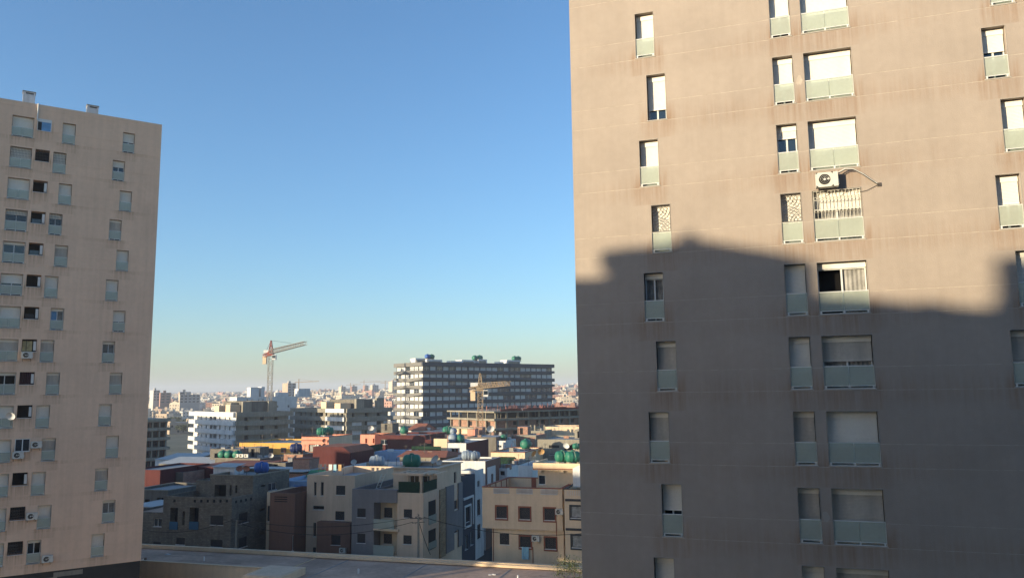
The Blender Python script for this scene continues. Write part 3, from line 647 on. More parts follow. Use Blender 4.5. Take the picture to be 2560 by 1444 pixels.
# blue house
h2 = house('blue_house', 'small light blue house with a deeper blue right half above the brown wing', 'house', 699, 769, 1202, 112, d=7); vol(h2, 'paint_blue', par=.5, win=[('F', 720, 1220, 732, 1229, 'd'), ('F', 745, 1219, 757, 1226, 'g')], deck='deck_blue')
q = MB('paint_blue_deep'); q.box(h2.w*.55, h2.w-.01, -.05, -.002, h2.z1-3.2, h2.z1-.6); q.build('blue_panel', h2.root)
h2 = house('brick_hut', 'orange brick hut under a white sheet roof right of the blue tank', 'house', 692, 757, 1183, 124, d=7); vol(h2, 'brick_orange', par=0, deck='deck_grey')
q = MB('sheet_roof'); p = [(-8, -1.5), (h2.w+.4, -.5), (h2.w+.4, h2.d), (-8, h2.d-1)]; q.quad([(*a, h2.z1+.35) for a in p]); q.quad([(*a, h2.z1+.27) for a in p])
for i in range(4): q.quad([(*p[i], h2.z1+.27), (*p[(i+1) % 4], h2.z1+.27), (*p[(i+1) % 4], h2.z1+.35), (*p[i], h2.z1+.35)])
for a, c in ((-7.5, -1), (-7.5, 5), (-4, -1)): q.bar((a, c, 0), (a, c, h2.z1+.3), .06)
q.build('sheet_roof', h2.root); h2.deck = 9
dish('white', at(707, 1207, 110)-Vector((0, 0, .2)), 'grey white dish standing on the light blue house', .3, 1.2)
# corner house H4
h = house('corner_house', 'beige and grey corner house with green-netted terrace and glass balconies', 'house', 885, 1058, 1232, 92, pxd=1153)
zt = h.z1; g = lambda px, py, s='F': loc2(h, px, py, s, (0, h.w, 0, h.d))
ug = g(993, 1300)[0]; ui = g(936, 1300)[0]; z1b = g(960, 1324)[1]; ztop = g(960, 1255)[1]
b = (ug, h.w, 0, h.d)
zs = g(1100, 1392, 'R')[1]
vol(h, 'plaster_warm', b, 0, zt, .9, deck='deck_grey', win=[('F', 1009, 1272, 1030, 1293, 's'), ('F', 1008, 1337, 1029, 1359, 's'), ('F', 1006, 1232.5, 1039, 1234.3, 'i'),
    ('R', 1071, 1250, 1090, 1307, 'i'), ('R', 1071, 1322, 1090, 1372, 'i'), ('R', 1134, 1250, 1143, 1272, 's'), ('R', 1134, 1310, 1143, 1331, 's')])
for (za, zc) in ((1286, 1310), (1352, 1372)):
    u0, z_ = g(1071, zc, 'R'); u1, _ = g(1090, zc, 'R'); zz = g(1080, za, 'R')[1]
    fence(h, 'frosted_glass', (h.w+.05, u0), (h.w+.05, u1), z_-.1, zz, 'balcony_glass')
q = MB('stone_clad', 'plaster_grey'); u0 = g(1098, 1300, 'R')[0]; u1 = g(1112, 1300, 'R')[0]; q.box(h.w+.003, h.w+.12, u0, u1, 3.3, zt-.2); q.build('stone_panel', h.root)
u1 = g(1113, 1300, 'R')[0]
q = MB('plaster_grey'); zg = g(1130, 1212, 'R')[1]; wz = g(1134, 1250, 'R'); q.box(h.w+.003, h.w+.16, u1+.02, g(1133, 1260, 'R')[0], zs+.1, zt-.1); q.box(h.w+.003, h.w+.16, g(1144, 1260, 'R')[0], h.d, zs+.1, zt-.1)
q.box(h.w+.004, h.w+.158, g(1133, 1260, 'R')[0], g(1144, 1260, 'R')[0], g(1138, 1274, 'R')[1]-2.5, g(1138, 1276, 'R')[1]); q.build('grey_facing', h.root)
# grey left wing with recessed balconies
vol(h, 'plaster_grey', (0, ui, -.15, h.d-.1), 0, zt+.3, 1.1, nm='grey_wing', deck='deck_grey', win=[('F', 893, 1270, 914, 1292, 's'), ('F', 893, 1333, 913, 1356, 's'), ('F', 892, 1232, 930, 1233.5, 'i')])
q = MB('plaster_grey'); q.box(ui+.002, ug-.003, -.15, .6, ztop, zt+.3); q.build('grey_lintel', h.root)
vol(h, 'plaster_cream', (ui+.002, ug-.004, 1.6, h.d-.12), 0, zt, .8, nm='recess_wall', win=[('F', 960, 1268, 981, 1293, 's'), ('F', 959, 1333, 980, 1358, 's')], deck='deck_grey')
for k, (zf, zr_) in enumerate(((1324, 1296), (1391, 1361))):
    z_ = g(960, zf)[1]; q = MB('plaster_cream'); q.box(ui+.01, ug+.2, -.3, 1.598, z_-.05, z_+.18); q.build('balcony_slab', h.root); fence(h, 'frosted_glass', (ui+.02, -.25), (ug-.3, -.25), z_+.19, g(960, zr_)[1], 'balcony_glass')
# green netting on the terrace, set-back storey, pergola
q0 = zt; fence(h, 'net_green', (ug+.1, .1), (h.w-.5, .1), q0+.02, q0+1.25, 'net_screen'); fence(h, 'net_green', (h.w-.1, .4), (h.w-.1, 4.6), q0+.02, q0+1.2, 'net_screen')
q = MB('plaster_warm')
for a, c in ((ug+.35, 2.0), (h.w-.45, .35), (h.w-.45, 3.4)): q.box(a-.15, a+.15, c-.15, c+.15, zt-.9, zt+2.2)
q.box(ug-.6, h.w+.1, -.1, .25, zt+2.0, zt+2.25); q.box(ug-.6, h.w+.1, 3.6, 4.0, zt+2.0, zt+2.25); q.box(h.w-.3, h.w+.1, .25, 3.6, zt+2.0, zt+2.25)
for k in range(6): q.box(ug-.2+k*.95, ug+.05+k*.95, .25, 3.6, zt+2.02, zt+2.2)
q.build('pergola', h.root)
us = (g(943, 1240)[0], h.w-.05, 4.3, h.d-.05); zu = zt+2.35
vol(h, 'plaster_warm', us, zt-.9, zu, .45, nm='upper_storey', cap='plaster_warm', cp=.25, deck='deck_grey', wl=[('F', us[1]-us[0]-3.6, zt-.6, 1.2, 2.1, 'd'), ('F', us[1]-us[0]-1.9, zt-.6, 1.3, 2.1, 'd'), ('R', 5.6, zt-.7, .9, 2.1, 'd')])
h.deck = zu-.45; HC = h
tank('green', on(h, 1030, 7.5), 'green water tank on the flat roof of the beige corner house', 0, 1.35)
dish('white', on(h, 1084, 7.3), 'large white dish on the corner house roof', .9, 1.35); dish('white', on(h, 1098, 8), 'smaller white dish right of the large one on the corner house roof', .3, .9)
q = MB('cream_iron'); q.bar((0, 0, 0), (.7, .9, 2.4), .04); q.bar((.5, 0, 0), (1.15, .9, 2.4), .04)
for k in range(7): q.bar((.1*k, .13*k, .34*k+.1), (.5+.1*k, .13*k, .34*k+.1), .025)
tag(q.build('ladder', None, on(h, 936, 3.4, zt-.8), h.yaw), 'leaning ladder on the terrace of the beige corner house', 'ladder')
q = MB('plaster_cream'); q.box(0, 3.6, 0, .2, 0, 1.0); o = q.build('terrace_wall', h.root, (g(955, 1240)[0]-.3, 2.6, zt-.9))
# navy house, white sliver house behind it
h = house('navy_house', 'narrow dark navy house with a white square frame on its side wall', 'house', 1096, 1153.6, 1194, 105.8, d=5.3); vol(h, 'plaster_navy', par=.8, deck='deck_grey', wl=[('R', 1.6, h.z1-6, 1.2, 1.9, 's'), ('R', 1.2, h.z1-9.5, 1, 1.8, 'g'), ('R', 3.3, h.z1-9.3, 1, 1.8, 'g')])
q = MB('plaster_white')
for (a, c, e, f) in ((.5, 4.5, h.z1-3.0, h.z1-2.7), (4.2, 4.5, h.z1-6.6, h.z1-3.0), (.9, 3.5, h.z1-4, h.z1-3.75), (.9, 3.5, h.z1-6.75, h.z1-6.5), (.9, 1.15, h.z1-6.5, h.z1-4), (3.25, 3.5, h.z1-6.5, h.z1-4)): q.box(h.w+.004, h.w+.14, a, c, e, f)
q.build('square_frame', h.root)
h = house('white_house', 'narrow white house with dark windows behind the navy house', 'house', 1150, 1187.5, 1176, 111.4, d=3.6); vol(h, 'plaster_white', par=.7, deck='deck_grey', wl=[('R', .8, h.z1-6.3, 1.4, 2.2, 's'), ('R', .8, h.z1-9.5, 1.4, 2, 's'), ('R', .9, h.z1-2.4, 1.2, .9, 'g')])
# H6 white front, brown side
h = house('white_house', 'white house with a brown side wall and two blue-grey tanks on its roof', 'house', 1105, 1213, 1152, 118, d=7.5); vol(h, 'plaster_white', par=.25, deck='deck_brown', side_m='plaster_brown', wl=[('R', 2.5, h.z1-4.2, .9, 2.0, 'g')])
q = MB('plaster_white'); z = h.z1
q.box(h.w+.003, h.w+.1, .7, 2.45, z-7, z-1); q.box(h.w+.003, h.w+.1, 3.45, 4.6, z-7, z-1); q.box(h.w+.003, h.w+.1, 2.46, 3.44, z-7, z-4.3); q.box(h.w+.003, h.w+.1, 2.46, 3.44, z-2.1, z-1); q.build('white_panel', h.root)
tank('grey', on(h, 1168, 3), 'left one of two blue-grey tanks on the white and brown house', .1, 1.1); tank('grey', on(h, 1186, 3.4), 'right one of two blue-grey tanks on the white and brown house', .5, 1.0)
# H7 + H8
h = house('beige_house', 'beige house with terracotta window frames, red parapet line and a penthouse', 'house', 1204, 1405, 1222, 86.5, d=10)
zt = h.z1; B7 = (0, h.w, 0, h.d); g = lambda px, py, s='F': loc2(h, px, py, s, B7)
z_ov = g(1260, 1321)[1]
b = vol(h, 'plaster_cream', B7, z_ov, zt, 1.2, cap='terracotta_trim', deck='deck_grey', nm='wall', win=[('F', 1241, 1265, 1267, 1294, 'b'), ('F', 1299, 1268, 1325, 1297, 'b'), ('F', 1361, 1270, 1387, 1299, 'b')])
for a, c in ((1234, 1273), (1292, 1332), (1352, 1394)):
    u0 = g(a, 1230)[0]; u1 = g(c, 1230)[0]; q = MB('plaster_white'); q.box(u0, u1, -.06, -.003, zt-.62, zt-.55); q.box(u0, u1, -.06, -.003, zt-.1, zt-.05); n = 18
    for k in range(n+1): x = u0+(u1-u0)*k/n; q.bar((x, -.05, zt-.56), (x, -.05, zt-.08), .025, 0, 4)
    q.build('balustrade', h.root)
bl = (1.0, h.w, .35, h.d)
vol(h, 'plaster_cream', bl, 0, z_ov-.003, 0, nm='lower_storey', deck='deck_grey', win=[('F', 1249, 1333, 1273, 1360, 's'), ('F', 1300, 1340, 1327, 1367, 'b'), ('F', 1363, 1343, 1390, 1371, 'b')])
q = MB('terracotta_trim'); q.bar((g(1391, 1300)[0], -.05, z_ov-.5), (g(1391, 1300)[0], -.05, g(1391, 1302)[1]), .05); q.bar((g(1231, 1330)[0], .3, .2), (g(1231, 1330)[0], .3, z_ov), .05); q.bar((g(1330, 1366)[0], .3, .2), (g(1330, 1366)[0], .3, g(1330, 1367)[1]), .05); q.build('drain_pipe', h.root)
pb = (g(1322, 1200)[0]-.1, h.w+1.6, 4.2, h.d-.1); zp = at(1405, 1176, 90).z
vol(h, 'plaster_cream', pb, zt-1.2, zp, 0, nm='penthouse', deck='deck_grey', win=[('F', 1341, 1187, 1363, 1210, 'g')])
q = MB('plaster_cream', 'terracotta_trim'); a = .45; q.box(pb[0]-a, pb[1]+.2, pb[2]-a, pb[3], zp+.003, zp+.55); q.box(pb[0]-a-.02, pb[1]+.22, pb[2]-a-.02, pb[3]+.02, zp+.08, zp+.2, 1); q.box(pb[0]-a, pb[1]+.2, pb[2]-a, pb[2]-a+.2, zp+.55, zp+.8); q.box(pb[0]-a, pb[0]-a+.2, pb[2]-a+.2, pb[3], zp+.55, zp+.8)
for k in range(3): q.box(pb[0]+.2+k*2.6, pb[0]+.55+k*2.6, pb[2]-.35, pb[2]-.002, zp-.25, zp+.0)
q.build('cornice', h.root); h.deck = zp+.55
q = MB('terracotta_trim'); 
for k in range(4): q.box(.18, .24, 2.0+k*2.1, 2.25+k*2.1, zt-1.2, zt+.01)
q.box(1.6+1.4, 3.3+.3, h.d-.26, h.d-.21, zt-1.2, zt-.0); q.build('painted_pilaster', h.root)
tank('green', on(h, 1403, 6.3), 'left one of two green tanks on the beige penthouse roof', .3, 1.05); tank('green', on(h, 1429, 6.0), 'right one of two green tanks on the beige penthouse roof', .3, 1.05)
dish('tan', on(h, 1330, 8.5), 'left one of two tan dishes behind the penthouse roof', .9, .95); dish('tan', on(h, 1350, 8.8, h.deck+.2), 'right one of two tan dishes behind the penthouse roof', .1, .95)
for px, py, s, l in ((1388, 1284, 0, 'air conditioner right of the upper terracotta-framed window'), (1327, 1352, .35, 'air conditioner between the two lower terracotta-framed windows')):
    u0, z_ = g(px, py); ac(tw(h.o.x, h.o.y, h.yaw, u0+.1, z_, -s), h.yaw, l)
q = MB('cloth_blue'); n = 6; w_ = .8
for k in range(n):
    for j in range(4): q.quad([(w_*k/n, -.1-.06*(k % 2), -1.3*j/4-.1*(k == 2)), (w_*(k+1)/n, -.1-.06*((k+1) % 2), -1.3*j/4), (w_*(k+1)/n+.03, -.1-.06*((k+1) % 2), -1.3*(j+1)/4), (w_*k/n+.03, -.1-.06*(k % 2), -1.3*(j+1)/4-.1*(k == 2))])
u0, z_ = g(1303, 1366); tag(q.build('towel', None, tw(h.o.x, h.o.y, h.yaw, u0, z_, -.25), h.yaw), 'light blue towel hanging from a terracotta-framed window', 'towel')
h = house('cream_house', 'pale cream house with dark bands and dark-framed windows partly behind the right tower', 'house', 1405.6, 1480, 1224, 84.3, d=10)
B8 = (0, h.w, 0, h.d); g = lambda px, py, s='F': loc2(h, px, py, s, B8)
vol(h, 'plaster_cream', B8, 0, h.z1, .9, cap='slate_shutter', trim='slate_shutter', win=[('F', 1427, 1265, 1475, 1294, 'B'), ('F', 1430, 1338, 1478, 1368, 'B')], deck='deck_grey')
for y in (1249, 1322): z_ = g(1430, y)[1]; q = MB('slate_shutter'); q.box(.1, h.w, -.08, -.004, z_-.12, z_+.12); q.build('dark_band', h.root)
q = MB('plaster_white'); u0 = g(1418, 1230)[0]
for k in range(14): q.bar((u0+k*.2, -.03, h.z1-.62), (u0+k*.2, -.03, h.z1-.1), .03)
q.build('balustrade', h.root)
q = MB('plaster_white'); zz = h.z1; q.quad([(.5, 2.2, zz), (h.w, 2.2, zz), (h.w, 2.2, zz+3.2), (.5, 2.2, zz+2.0)]); q.quad([(.5, 2.2, zz), (.5, 2.2, zz+2.0), (.5, 9, zz+2.0), (.5, 9, zz)]); q.quad([(.5, 2.2, zz+2.0), (h.w, 2.2, zz+3.2), (h.w, 9, zz+3.2), (.5, 9, zz+2)]); q.quad([(h.w, 9, zz), (.5, 9, zz), (.5, 9, zz+2), (h.w, 9, zz+3.2)]); q.build('stair_house', h.root)
# ---------------- second rows
def clutter(h, wm, v0=.45):
    """what stands on a flat roof: a stair head, pipes, bare rebar, a low wall"""
    z = h.deck; rr = random.Random(int(h.o.x*31+h.o.y*7)); w, d = h.w, h.d
    if w > 6 and wm in ('concrete', 'concrete_dark', 'brick_orange') and rr.random() < .5:
        a = rr.uniform(.5, w-3.5); c = d*rr.uniform(.6, .7); q = MB(wm, 'interior', 'deck_grey'); hh = rr.uniform(1.7, 2.3); relief(q, (a, c, 0), (1, 0, 0), (0, -1, 0), 2.6, z, z+hh, [(.6, 1.4, z+.1, z+hh-.3, .3, 1)]); q.box(a, a+2.6, c, min(d-.3, c+3), z, z+hh, 0, 'ft'); q.quad([(a, c, z+hh), (a+2.6, c, z+hh), (a+2.6, min(d-.3, c+3), z+hh), (a, min(d-.3, c+3), z+hh)], 2); q.build('stair_head', h.root)
    for k in range(rr.randint(1, 3)):
        a = rr.uniform(.4, w-.4); c = rr.uniform(.5, d-.5); q = MB('iron'); hh = rr.uniform(.9, 2.4); q.bar((a, c, z), (a, c, z+hh), .035); q.bar((a-.5, c, z+hh*.9), (a+.5, c, z+hh*.92), .02); q.bar((a-.35, c, z+hh*.8), (a+.35, c, z+hh*.8), .02); q.build('antenna', h.root)
    for k in range(rr.randint(1, 4)):
        a = rr.uniform(.4, w-1.6); c = rr.uniform(.5, d-1.2); q = MB(rr.choice(('concrete', 'plaster_white', 'brick_orange', 'deck_grey'))); q.box(a, a+rr.uniform(.4, 1.3), c, c+rr.uniform(.3, .9), z+.002, z+rr.uniform(.25, .8)); q.build('roof_block', h.root)
    if rr.random() < .6:
        for cx, cy in ((.1, .1), (w-.1, .1), (w-.1, d-.1), (.1, d-.1)):
            q = MB('crane_red')
            for k in range(3): q.bar((cx+rr.uniform(-.08, .08), cy+rr.uniform(-.08, .08), h.z1), (cx+rr.uniform(-.15, .15), cy+rr.uniform(-.1, .1), h.z1+rr.uniform(.4, .9)), .014, 0, 3)
            q.build('rebar', h.root)
def simple(name, label, pxl, pxr, pyt, Y, d=None, wm='concrete', win=(), par=.4, deck='deck_grey', side=None, cap=None, wl=(), pxd=None, cat='house', yaw=YT, trim='terracotta_trim'):
    h = house(name, label, cat, pxl, pxr, pyt, Y, d=d, pxd=pxd, yaw=yaw); vol(h, wm, par=par, deck=deck, side_m=side, cap=cap, win=win, wl=wl, trim=trim); clutter(h, wm); return h
h = simple('low_house', 'low grey-blue roofed house with a horizontal grey tank behind the cream house', 862, 1003, 1168, 114, 9, 'plaster_white', par=.5, deck='deck_blue')
tank('grey', on(h, 944, 3), 'horizontal grey tank on the low blue-grey roof left of the green tank', 0, 1.35)
dish('white', on(h, 886, 2.4), 'white dish on the low blue-grey roof right of the dark red gable', .4)
h = simple('tiled_house', 'small brick house with a rust red roof edge behind the green tank', 1000, 1100, 1143, 127, 8, 'concrete', side='brick_orange', par=0, deck='roof_tile', cap=None)
q = MB('roof_tile'); q.quad([(-.4, -.4, h.z1+.05), (h.w+1.2, -.4, h.z1+.05), (h.w-.2, h.d/2, h.z1+.8), (-.4, h.d/2, h.z1+.8)]); q.quad([(h.w+1.2, -.4, h.z1+.05), (h.w+1.2, h.d, h.z1+.05), (h.w-.2, h.d/2, h.z1+.8)]); q.quad([(-.4, h.d/2, h.z1+.8), (h.w-.2, h.d/2, h.z1+.8), (h.w+1.2, h.d, h.z1+.05), (-.4, h.d, h.z1+.05)]); q.build('tiled_roof', h.root)
h = simple('lean_to', 'low light blue and yellow lean-to below the long dark red wall', 938, 1015, 1129, 152, 6, 'paint_blue', par=.3, deck='deck_blue')
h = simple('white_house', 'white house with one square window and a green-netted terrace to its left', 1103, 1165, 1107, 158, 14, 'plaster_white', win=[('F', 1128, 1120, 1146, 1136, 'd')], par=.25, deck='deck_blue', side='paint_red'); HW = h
tank('grey', on(h, 1133, 2.5), 'grey tank standing in front of a green one on the white house with one window', 1.3, 1.45); tank('green', on(h, 1149, 3), 'green tank right of the grey tank on the white house', 1.2, 1.3)
h2 = simple('brown_house', 'flat-roofed brown and brick house joined behind the white house', 1166.5, 1240, 1092, 178, 12, 'concrete_dark', side='brick_orange', par=.2, deck='deck_blue')
dish('white', on(h2, 1225, 2, None), 'grey dish standing behind the brown brick house roof', .2, 2.0)
h = simple('white_annex', 'low white annex with a lit upper wall left of the one-window white house', 1028, 1103, 1137, 156, 10, 'plaster_white', par=.2, deck='deck_grey')
fence(h, 'net_green', (.1, .1), (h.w-.1, .1), h.z1+.01, h.z1+1.7, 'net_screen'); fence(h, 'net_green', (.12, 9.9), (.12, .2), h.z1+.01, h.z1+1.6, 'net_screen')
q = MB('plaster_cream'); q.box(h.w*.55, h.w-.01, 3.2, 3.4, h.z1-.1, h.z1+3.0); q.build('lit_wall', h.root)
h = simple('red_wall_house', 'large dark red windowless house wall with a brick and pink left end', 938, 1062, 1087, 188, 14, 'paint_red', par=.5, win=[('F', 952, 1098, 969, 1110, 'g')]); tank('green', on(h, 1011, 1.5, h.z1), 'green barrel tank on the edge of the large red wall', 1.4, 1.4)
h2 = simple('red_wall_step', 'lower step of the dark red wall right of the large one', 1062.5, 1078, 1098, 187, 10, 'paint_red', par=.3)
h = simple('pink_house', 'sunlit pale pink roof house with three dark doors and red pilasters', 902, 958, 1086, 194, 7, 'plaster_pink', par=.4, win=[('F', 913, 1095, 918, 1107, 'o'), ('F', 932, 1095, 936, 1107, 'o'), ('F', 938.5, 1088, 945, 1110, 'i')], cap='terracotta_trim')
dish('white', on(h, 928, 1, h.z1), 'left one of two white dishes on the pink roof house', .1, 1.6); dish('white', on(h, 937, 1, h.z1), 'right one of two white dishes on the pink roof house', 1.3, 1.4)
h = simple('stair_tower', 'small unfinished block stair tower standing behind the pink roof house', 953, 981, 1058, 215, 4, 'block_wall', par=.1, win=[('F', 962, 1060, 968, 1075, 'i')])
h = simple('tiled_house', 'white house with a red tiled pitched roof in front of the dark office block', 1018, 1078, 1076, 222, 9, 'plaster_white', par=0, win=[('F', 1062, 1086, 1070, 1094, 'g')], deck='roof_tile')
q = MB('roof_tile'); q.quad([(-.3, -.4, h.z1+.1), (h.w*.72, -.4, h.z1+.1), (h.w*.6, h.d/2, h.z1+1.9), (.8, h.d/2, h.z1+1.9)]); q.quad([(.8, h.d/2, h.z1+1.9), (h.w*.6, h.d/2, h.z1+1.9), (h.w*.72, h.d, h.z1+.1), (-.3, h.d, h.z1+.1)]); q.quad([(-.3, -.4, h.z1+.1), (.8, h.d/2, h.z1+1.9), (-.3, h.d, h.z1+.1)]); q.quad([(h.w*.72, -.4, h.z1+.1), (h.w*.72, h.d, h.z1+.1), (h.w*.6, h.d/2, h.z1+1.9)]); q.build('tiled_roof', h.root)
h = simple('brick_house', 'long low brick house with tanks in front of the dark office block', 1080, 1232, 1088, 214, 8, 'brick_orange', par=.3)
tank('green', on(h, 1119, 1, h.z1), 'green tank on the long low brick house', .3, 1.7); tank('grey', on(h, 1133, 1.5, h.z1), 'grey tank right of the green one on the long low brick house', 1.2, 1.4)
q = MB('plaster_pink'); q.box(0, 2.2, 0, 2.4, 0, 1.6); tag(q.build('roof_hut', None, on(h, 1168, .5, h.z1), YT), 'small sunlit pink hut on the long low brick house', 'hut')
h = simple('terrace_house', 'grey flat-roofed house with a red cornice line and a green net terrace', 1226, 1312, 1131, 146, 13, 'plaster_cream', par=.2, deck='deck_blue', cap='terracotta_trim', win=[('F', 1247, 1141, 1288, 1157, 'o')])
q = MB('net_green'); q.box(h.w*.26, h.w*.74, -.1, -.05, h.z1-2.2, h.z1-.9); q.build('net_screen', h.root)
tank('green', on(h, 1313, 9), 'round green tank on the roof with the red cornice line', 1.2, 1.5); dish('white', on(h, 1322, 9.6), 'pale dish just right of the round green tank', .5, 1.2)
h = simple('white_house', 'little white house with a flat canopy left of the orange brick wall', 1240, 1264, 1101, 178, 8, 'plaster_white', par=.3, win=[('F', 1244, 1112, 1254, 1118, 'g')]); tank('green', on(h, 1259, 2, h.z1), 'small green tank above the little white house', .5, .9)
h = simple('brick_house', 'house with a bare orange brick wall in two panels', 1268, 1340, 1088, 188, 10, 'brick_orange', par=.2)
q = MB('concrete'); q.box(-.05, h.w+.05, -.12, -.003, h.z1-.35, h.z1+.1); 
for k in (0, .47, .96): q.box(h.w*k, h.w*k+.3, -.1, -.002, 0, h.z1-.35)
q.build('concrete_frame', h.root)
h = simple('grey_house', 'grey plastered house with a recessed loggia behind the penthouse tanks', 1342, 1470, 1098, 158, 14, 'concrete', par=.3, win=[('F', 1372, 1112, 1398, 1119, 'i'), ('F', 1410, 1112, 1438, 1125, 'o'), ('F', 1408, 1135, 1438, 1158, 'o'), ('F', 1374, 1133, 1398, 1136, 'r')], deck='deck_grey')
dish('white', on(h, 1414, -1.2, h.z1-2.6), 'white dish at the loggia of the grey plastered house', -.5, 1.5); tank('green', on(h, 1438, -1.6, h.z1-1.9), 'green tank partly hidden by the right tower', .4, .9)
h = simple('sunlit_house', 'sunlit pale yellow house beyond the grey house beside the right tower', 1362, 1480, 1066, 212, 10, 'plaster_cream', par=.3, win=[('F', 1380, 1091, 1398, 1095, 'r'), ('F', 1418, 1091, 1434, 1095, 'r')])
h = simple('low_house', 'low olive concrete house with roof pillars left of the sunlit house', 1316, 1361, 1076, 205, 8, 'concrete', par=.3)
q = MB('concrete')
for k in (.12, .35, .9): q.box(h.w*k, h.w*k+.35, 1, 1.35, h.z1-.2, h.z1+1.4)
q.build('roof_pillar', h.root)
h = simple('block_house', 'house with a dark concrete block wall left of the white stair walls', 1268, 1294, 1160, 131, 8, 'block_wall', par=.2)
h = simple('white_house', 'small white house with a blue window strip on its upper wall', 1246, 1268, 1170, 124, 6, 'plaster_white', par=.3, win=[('F', 1250, 1176, 1262, 1188, 'g')])
h = simple('white_house', 'white and blue terrace walls left of the beige penthouse', 1293, 1330, 1163, 112, 8, 'plaster_white', par=1.1, deck='paint_blue_deep', win=[('F', 1302, 1184, 1304, 1198, 'o')])
h = simple('grey_house', 'grey concrete house with green tanks and three air conditioners on its roof', 543, 650, 1147, 148, 9, 'concrete_dark', par=.2, win=[('F', 580, 1160, 588, 1172, 'o'), ('F', 632, 1152, 639, 1172, 'o')], cap='concrete')
for px, l in ((562, 'leftmost of three green tanks in a row on the grey house'), (578, 'middle one of three green tanks in a row on the grey house'), (598, 'rightmost of three green tanks in a row on the grey house')): tank('green', on(h, px, 1.4), l, 1.4, 1.15)
for px, l in ((594, 'leftmost of three air conditioners on the grey house roof'), (606, 'middle one of three air conditioners on the grey house roof'), (618, 'rightmost of three air conditioners on the grey house roof')):
    ac(on(h, px, .9, h.z1+.25), YT, l)
h = simple('grey_house', 'grey unfinished house between the white block and the green tanks', 530, 600, 1122, 176, 8, 'concrete_dark', par=.3, win=[('F', 536, 1132, 548, 1144, 'o')])
h = simple('low_house', 'low dark block house with a dish right of the three green tanks', 648, 714, 1156, 141, 8, 'concrete_dark', par=.3, win=[('F', 684, 1159, 694, 1164, 'o')]); dish('white', on(h, 681, 2, h.z1), 'white dish on the low dark block house below the yellow building', .2, 1.1)
h = simple('brick_house', 'small pink brick house carrying the navy tank', 713, 757, 1136, 146, 7, 'brick_orange', par=.15, cap='concrete', win=[('F', 738, 1142, 741, 1150, 'i')]); tank('navy', on(h, 743, 2, h.z1), 'navy blue tank in front of the yellow building', .2, 1.35)
q = MB('brick_orange', 'terracotta_trim'); q.box(0, 3, 0, 3, 0, 2.5); q.box(-.1, 3.1, -.1, 3.1, 2.5, 2.6, 1); tag(q.build('roof_hut', None, at(732, 1180, 128)-Vector((0, 0, .4)), YT), 'orange brick hut below the navy tank', 'hut')
h = simple('yellow_building', 'long yellow ochre building with four small square windows', 602, 755, 1107, 186, 16, 'plaster_yellow', par=.4, win=[('F', 604, 1118, 629, 1133, 'o'), ('F', 640, 1119, 655, 1131, 's'), ('F', 668, 1119, 683, 1131, 's'), ('F', 702, 1118, 716, 1130, 's'), ('F', 736, 1118, 750, 1130, 's')], deck='deck_grey', cat='building')
h = simple('pink_house', 'sunlit salmon pink house with green tanks on top and a beige right side', 756, 822, 1092, 171, 10.5, 'plaster_pink', par=.3, side='plaster_cream', cap='terracotta_trim', win=[('F', 773, 1111, 795, 1128, 'B'), ('F', 771, 1161, 786, 1174, 'o'), ('R', 833, 1110, 846, 1117, 'g'), ('R', 856, 1108, 866, 1118, 'o')])
q = MB('terracotta_trim'); z_ = loc2(h, 780, 1143, 'F', (0, h.w, 0, h.d))[1]; q.box(.0, h.w, -.08, -.003, z_-.15, z_+.1); z_ = loc2(h, 780, 1100, 'F', (0, h.w, 0, h.d))[1]; q.box(.0, h.w, -.06, -.003, z_-.08, z_+.08); q.build('red_line', h.root)
tank('green', on(h, 806, 3, h.z1), 'left one of two large green tanks on the salmon pink house', .25, 1.35); tank('green', on(h, 823, 5, h.z1), 'right one of two large green tanks on the salmon pink house', .25, 1.35)
g = lambda px, py: loc2(h, px, py, 'F', (0, h.w, 0, h.d))
for px, py, l in ((790, 1117, 'air conditioner right of the window of the salmon pink house'), (762, 1171, 'air conditioner low on the salmon pink wall')): u0, z_ = g(px, py); ac(tw(h.o.x, h.o.y, h.yaw, u0, z_), h.yaw, l)
for px, py, l in ((815, 1101, 'upper one of two pink dishes on the salmon pink wall'), (815, 1113, 'lower one of two pink dishes on the salmon pink wall')): u0, z_ = g(px, py); dish('pink', tw(h.o.x, h.o.y, h.yaw, u0, z_-1.0, .6), l, .2, 1.1)
h = house('red_gable_house', 'dark red windowless gable wall in front of the salmon pink house', 'house', 785, 876, 1131, 139, d=9); z_ = h.z1; vol(h, 'paint_red', z1=z_, par=0)
q = MB('paint_red', 'roof_tile'); t_ = 1.0
for y in (0, h.d): q.quad([(0, y, z_), (h.w, y, z_), (h.w-1.5, y, z_+t_), (0, y, z_+t_)])
q.quad([(0, 0, z_), (0, 0, z_+t_), (0, h.d, z_+t_), (0, h.d, z_)]); q.quad([(0, 0, z_+t_), (h.w-1.5, 0, z_+t_), (h.w-1.5, h.d, z_+t_), (0, h.d, z_+t_)], 1); q.quad([(h.w, 0, z_), (h.w-1.5, 0, z_+t_), (h.w-1.5, h.d, z_+t_), (h.w, h.d, z_)], 1); q.build('gable', h.root)
h = simple('balcony_house', 'beige house with long balconies and black netting right of the red gable wall', 830, 876, 1136, 149, 12.5, 'plaster_cream', par=.9, wl=[('R', 2, 7.2, 1.2, 1.6, 'g'), ('R', 6, 7.2, 1.2, 1.6, 'g')])
q = MB('plaster_cream', 'pane_dark'); z_ = h.z1-.9; q.box(h.w+.003, h.w+.9, .1, h.d-.1, z_-.2, z_); q.box(h.w+.8, h.w+.9, .1, h.d-.1, z_, z_+.85); q.box(h.w+.003, h.w+.9, .1, h.d-.1, z_-3.2, z_-3.0); q.build('balcony', h.root)
fence(h, 'net_green', (h.w+.6, .3), (h.w+.6, h.d-.3), h.z1-.02, h.z1+1.3, 'net_screen')
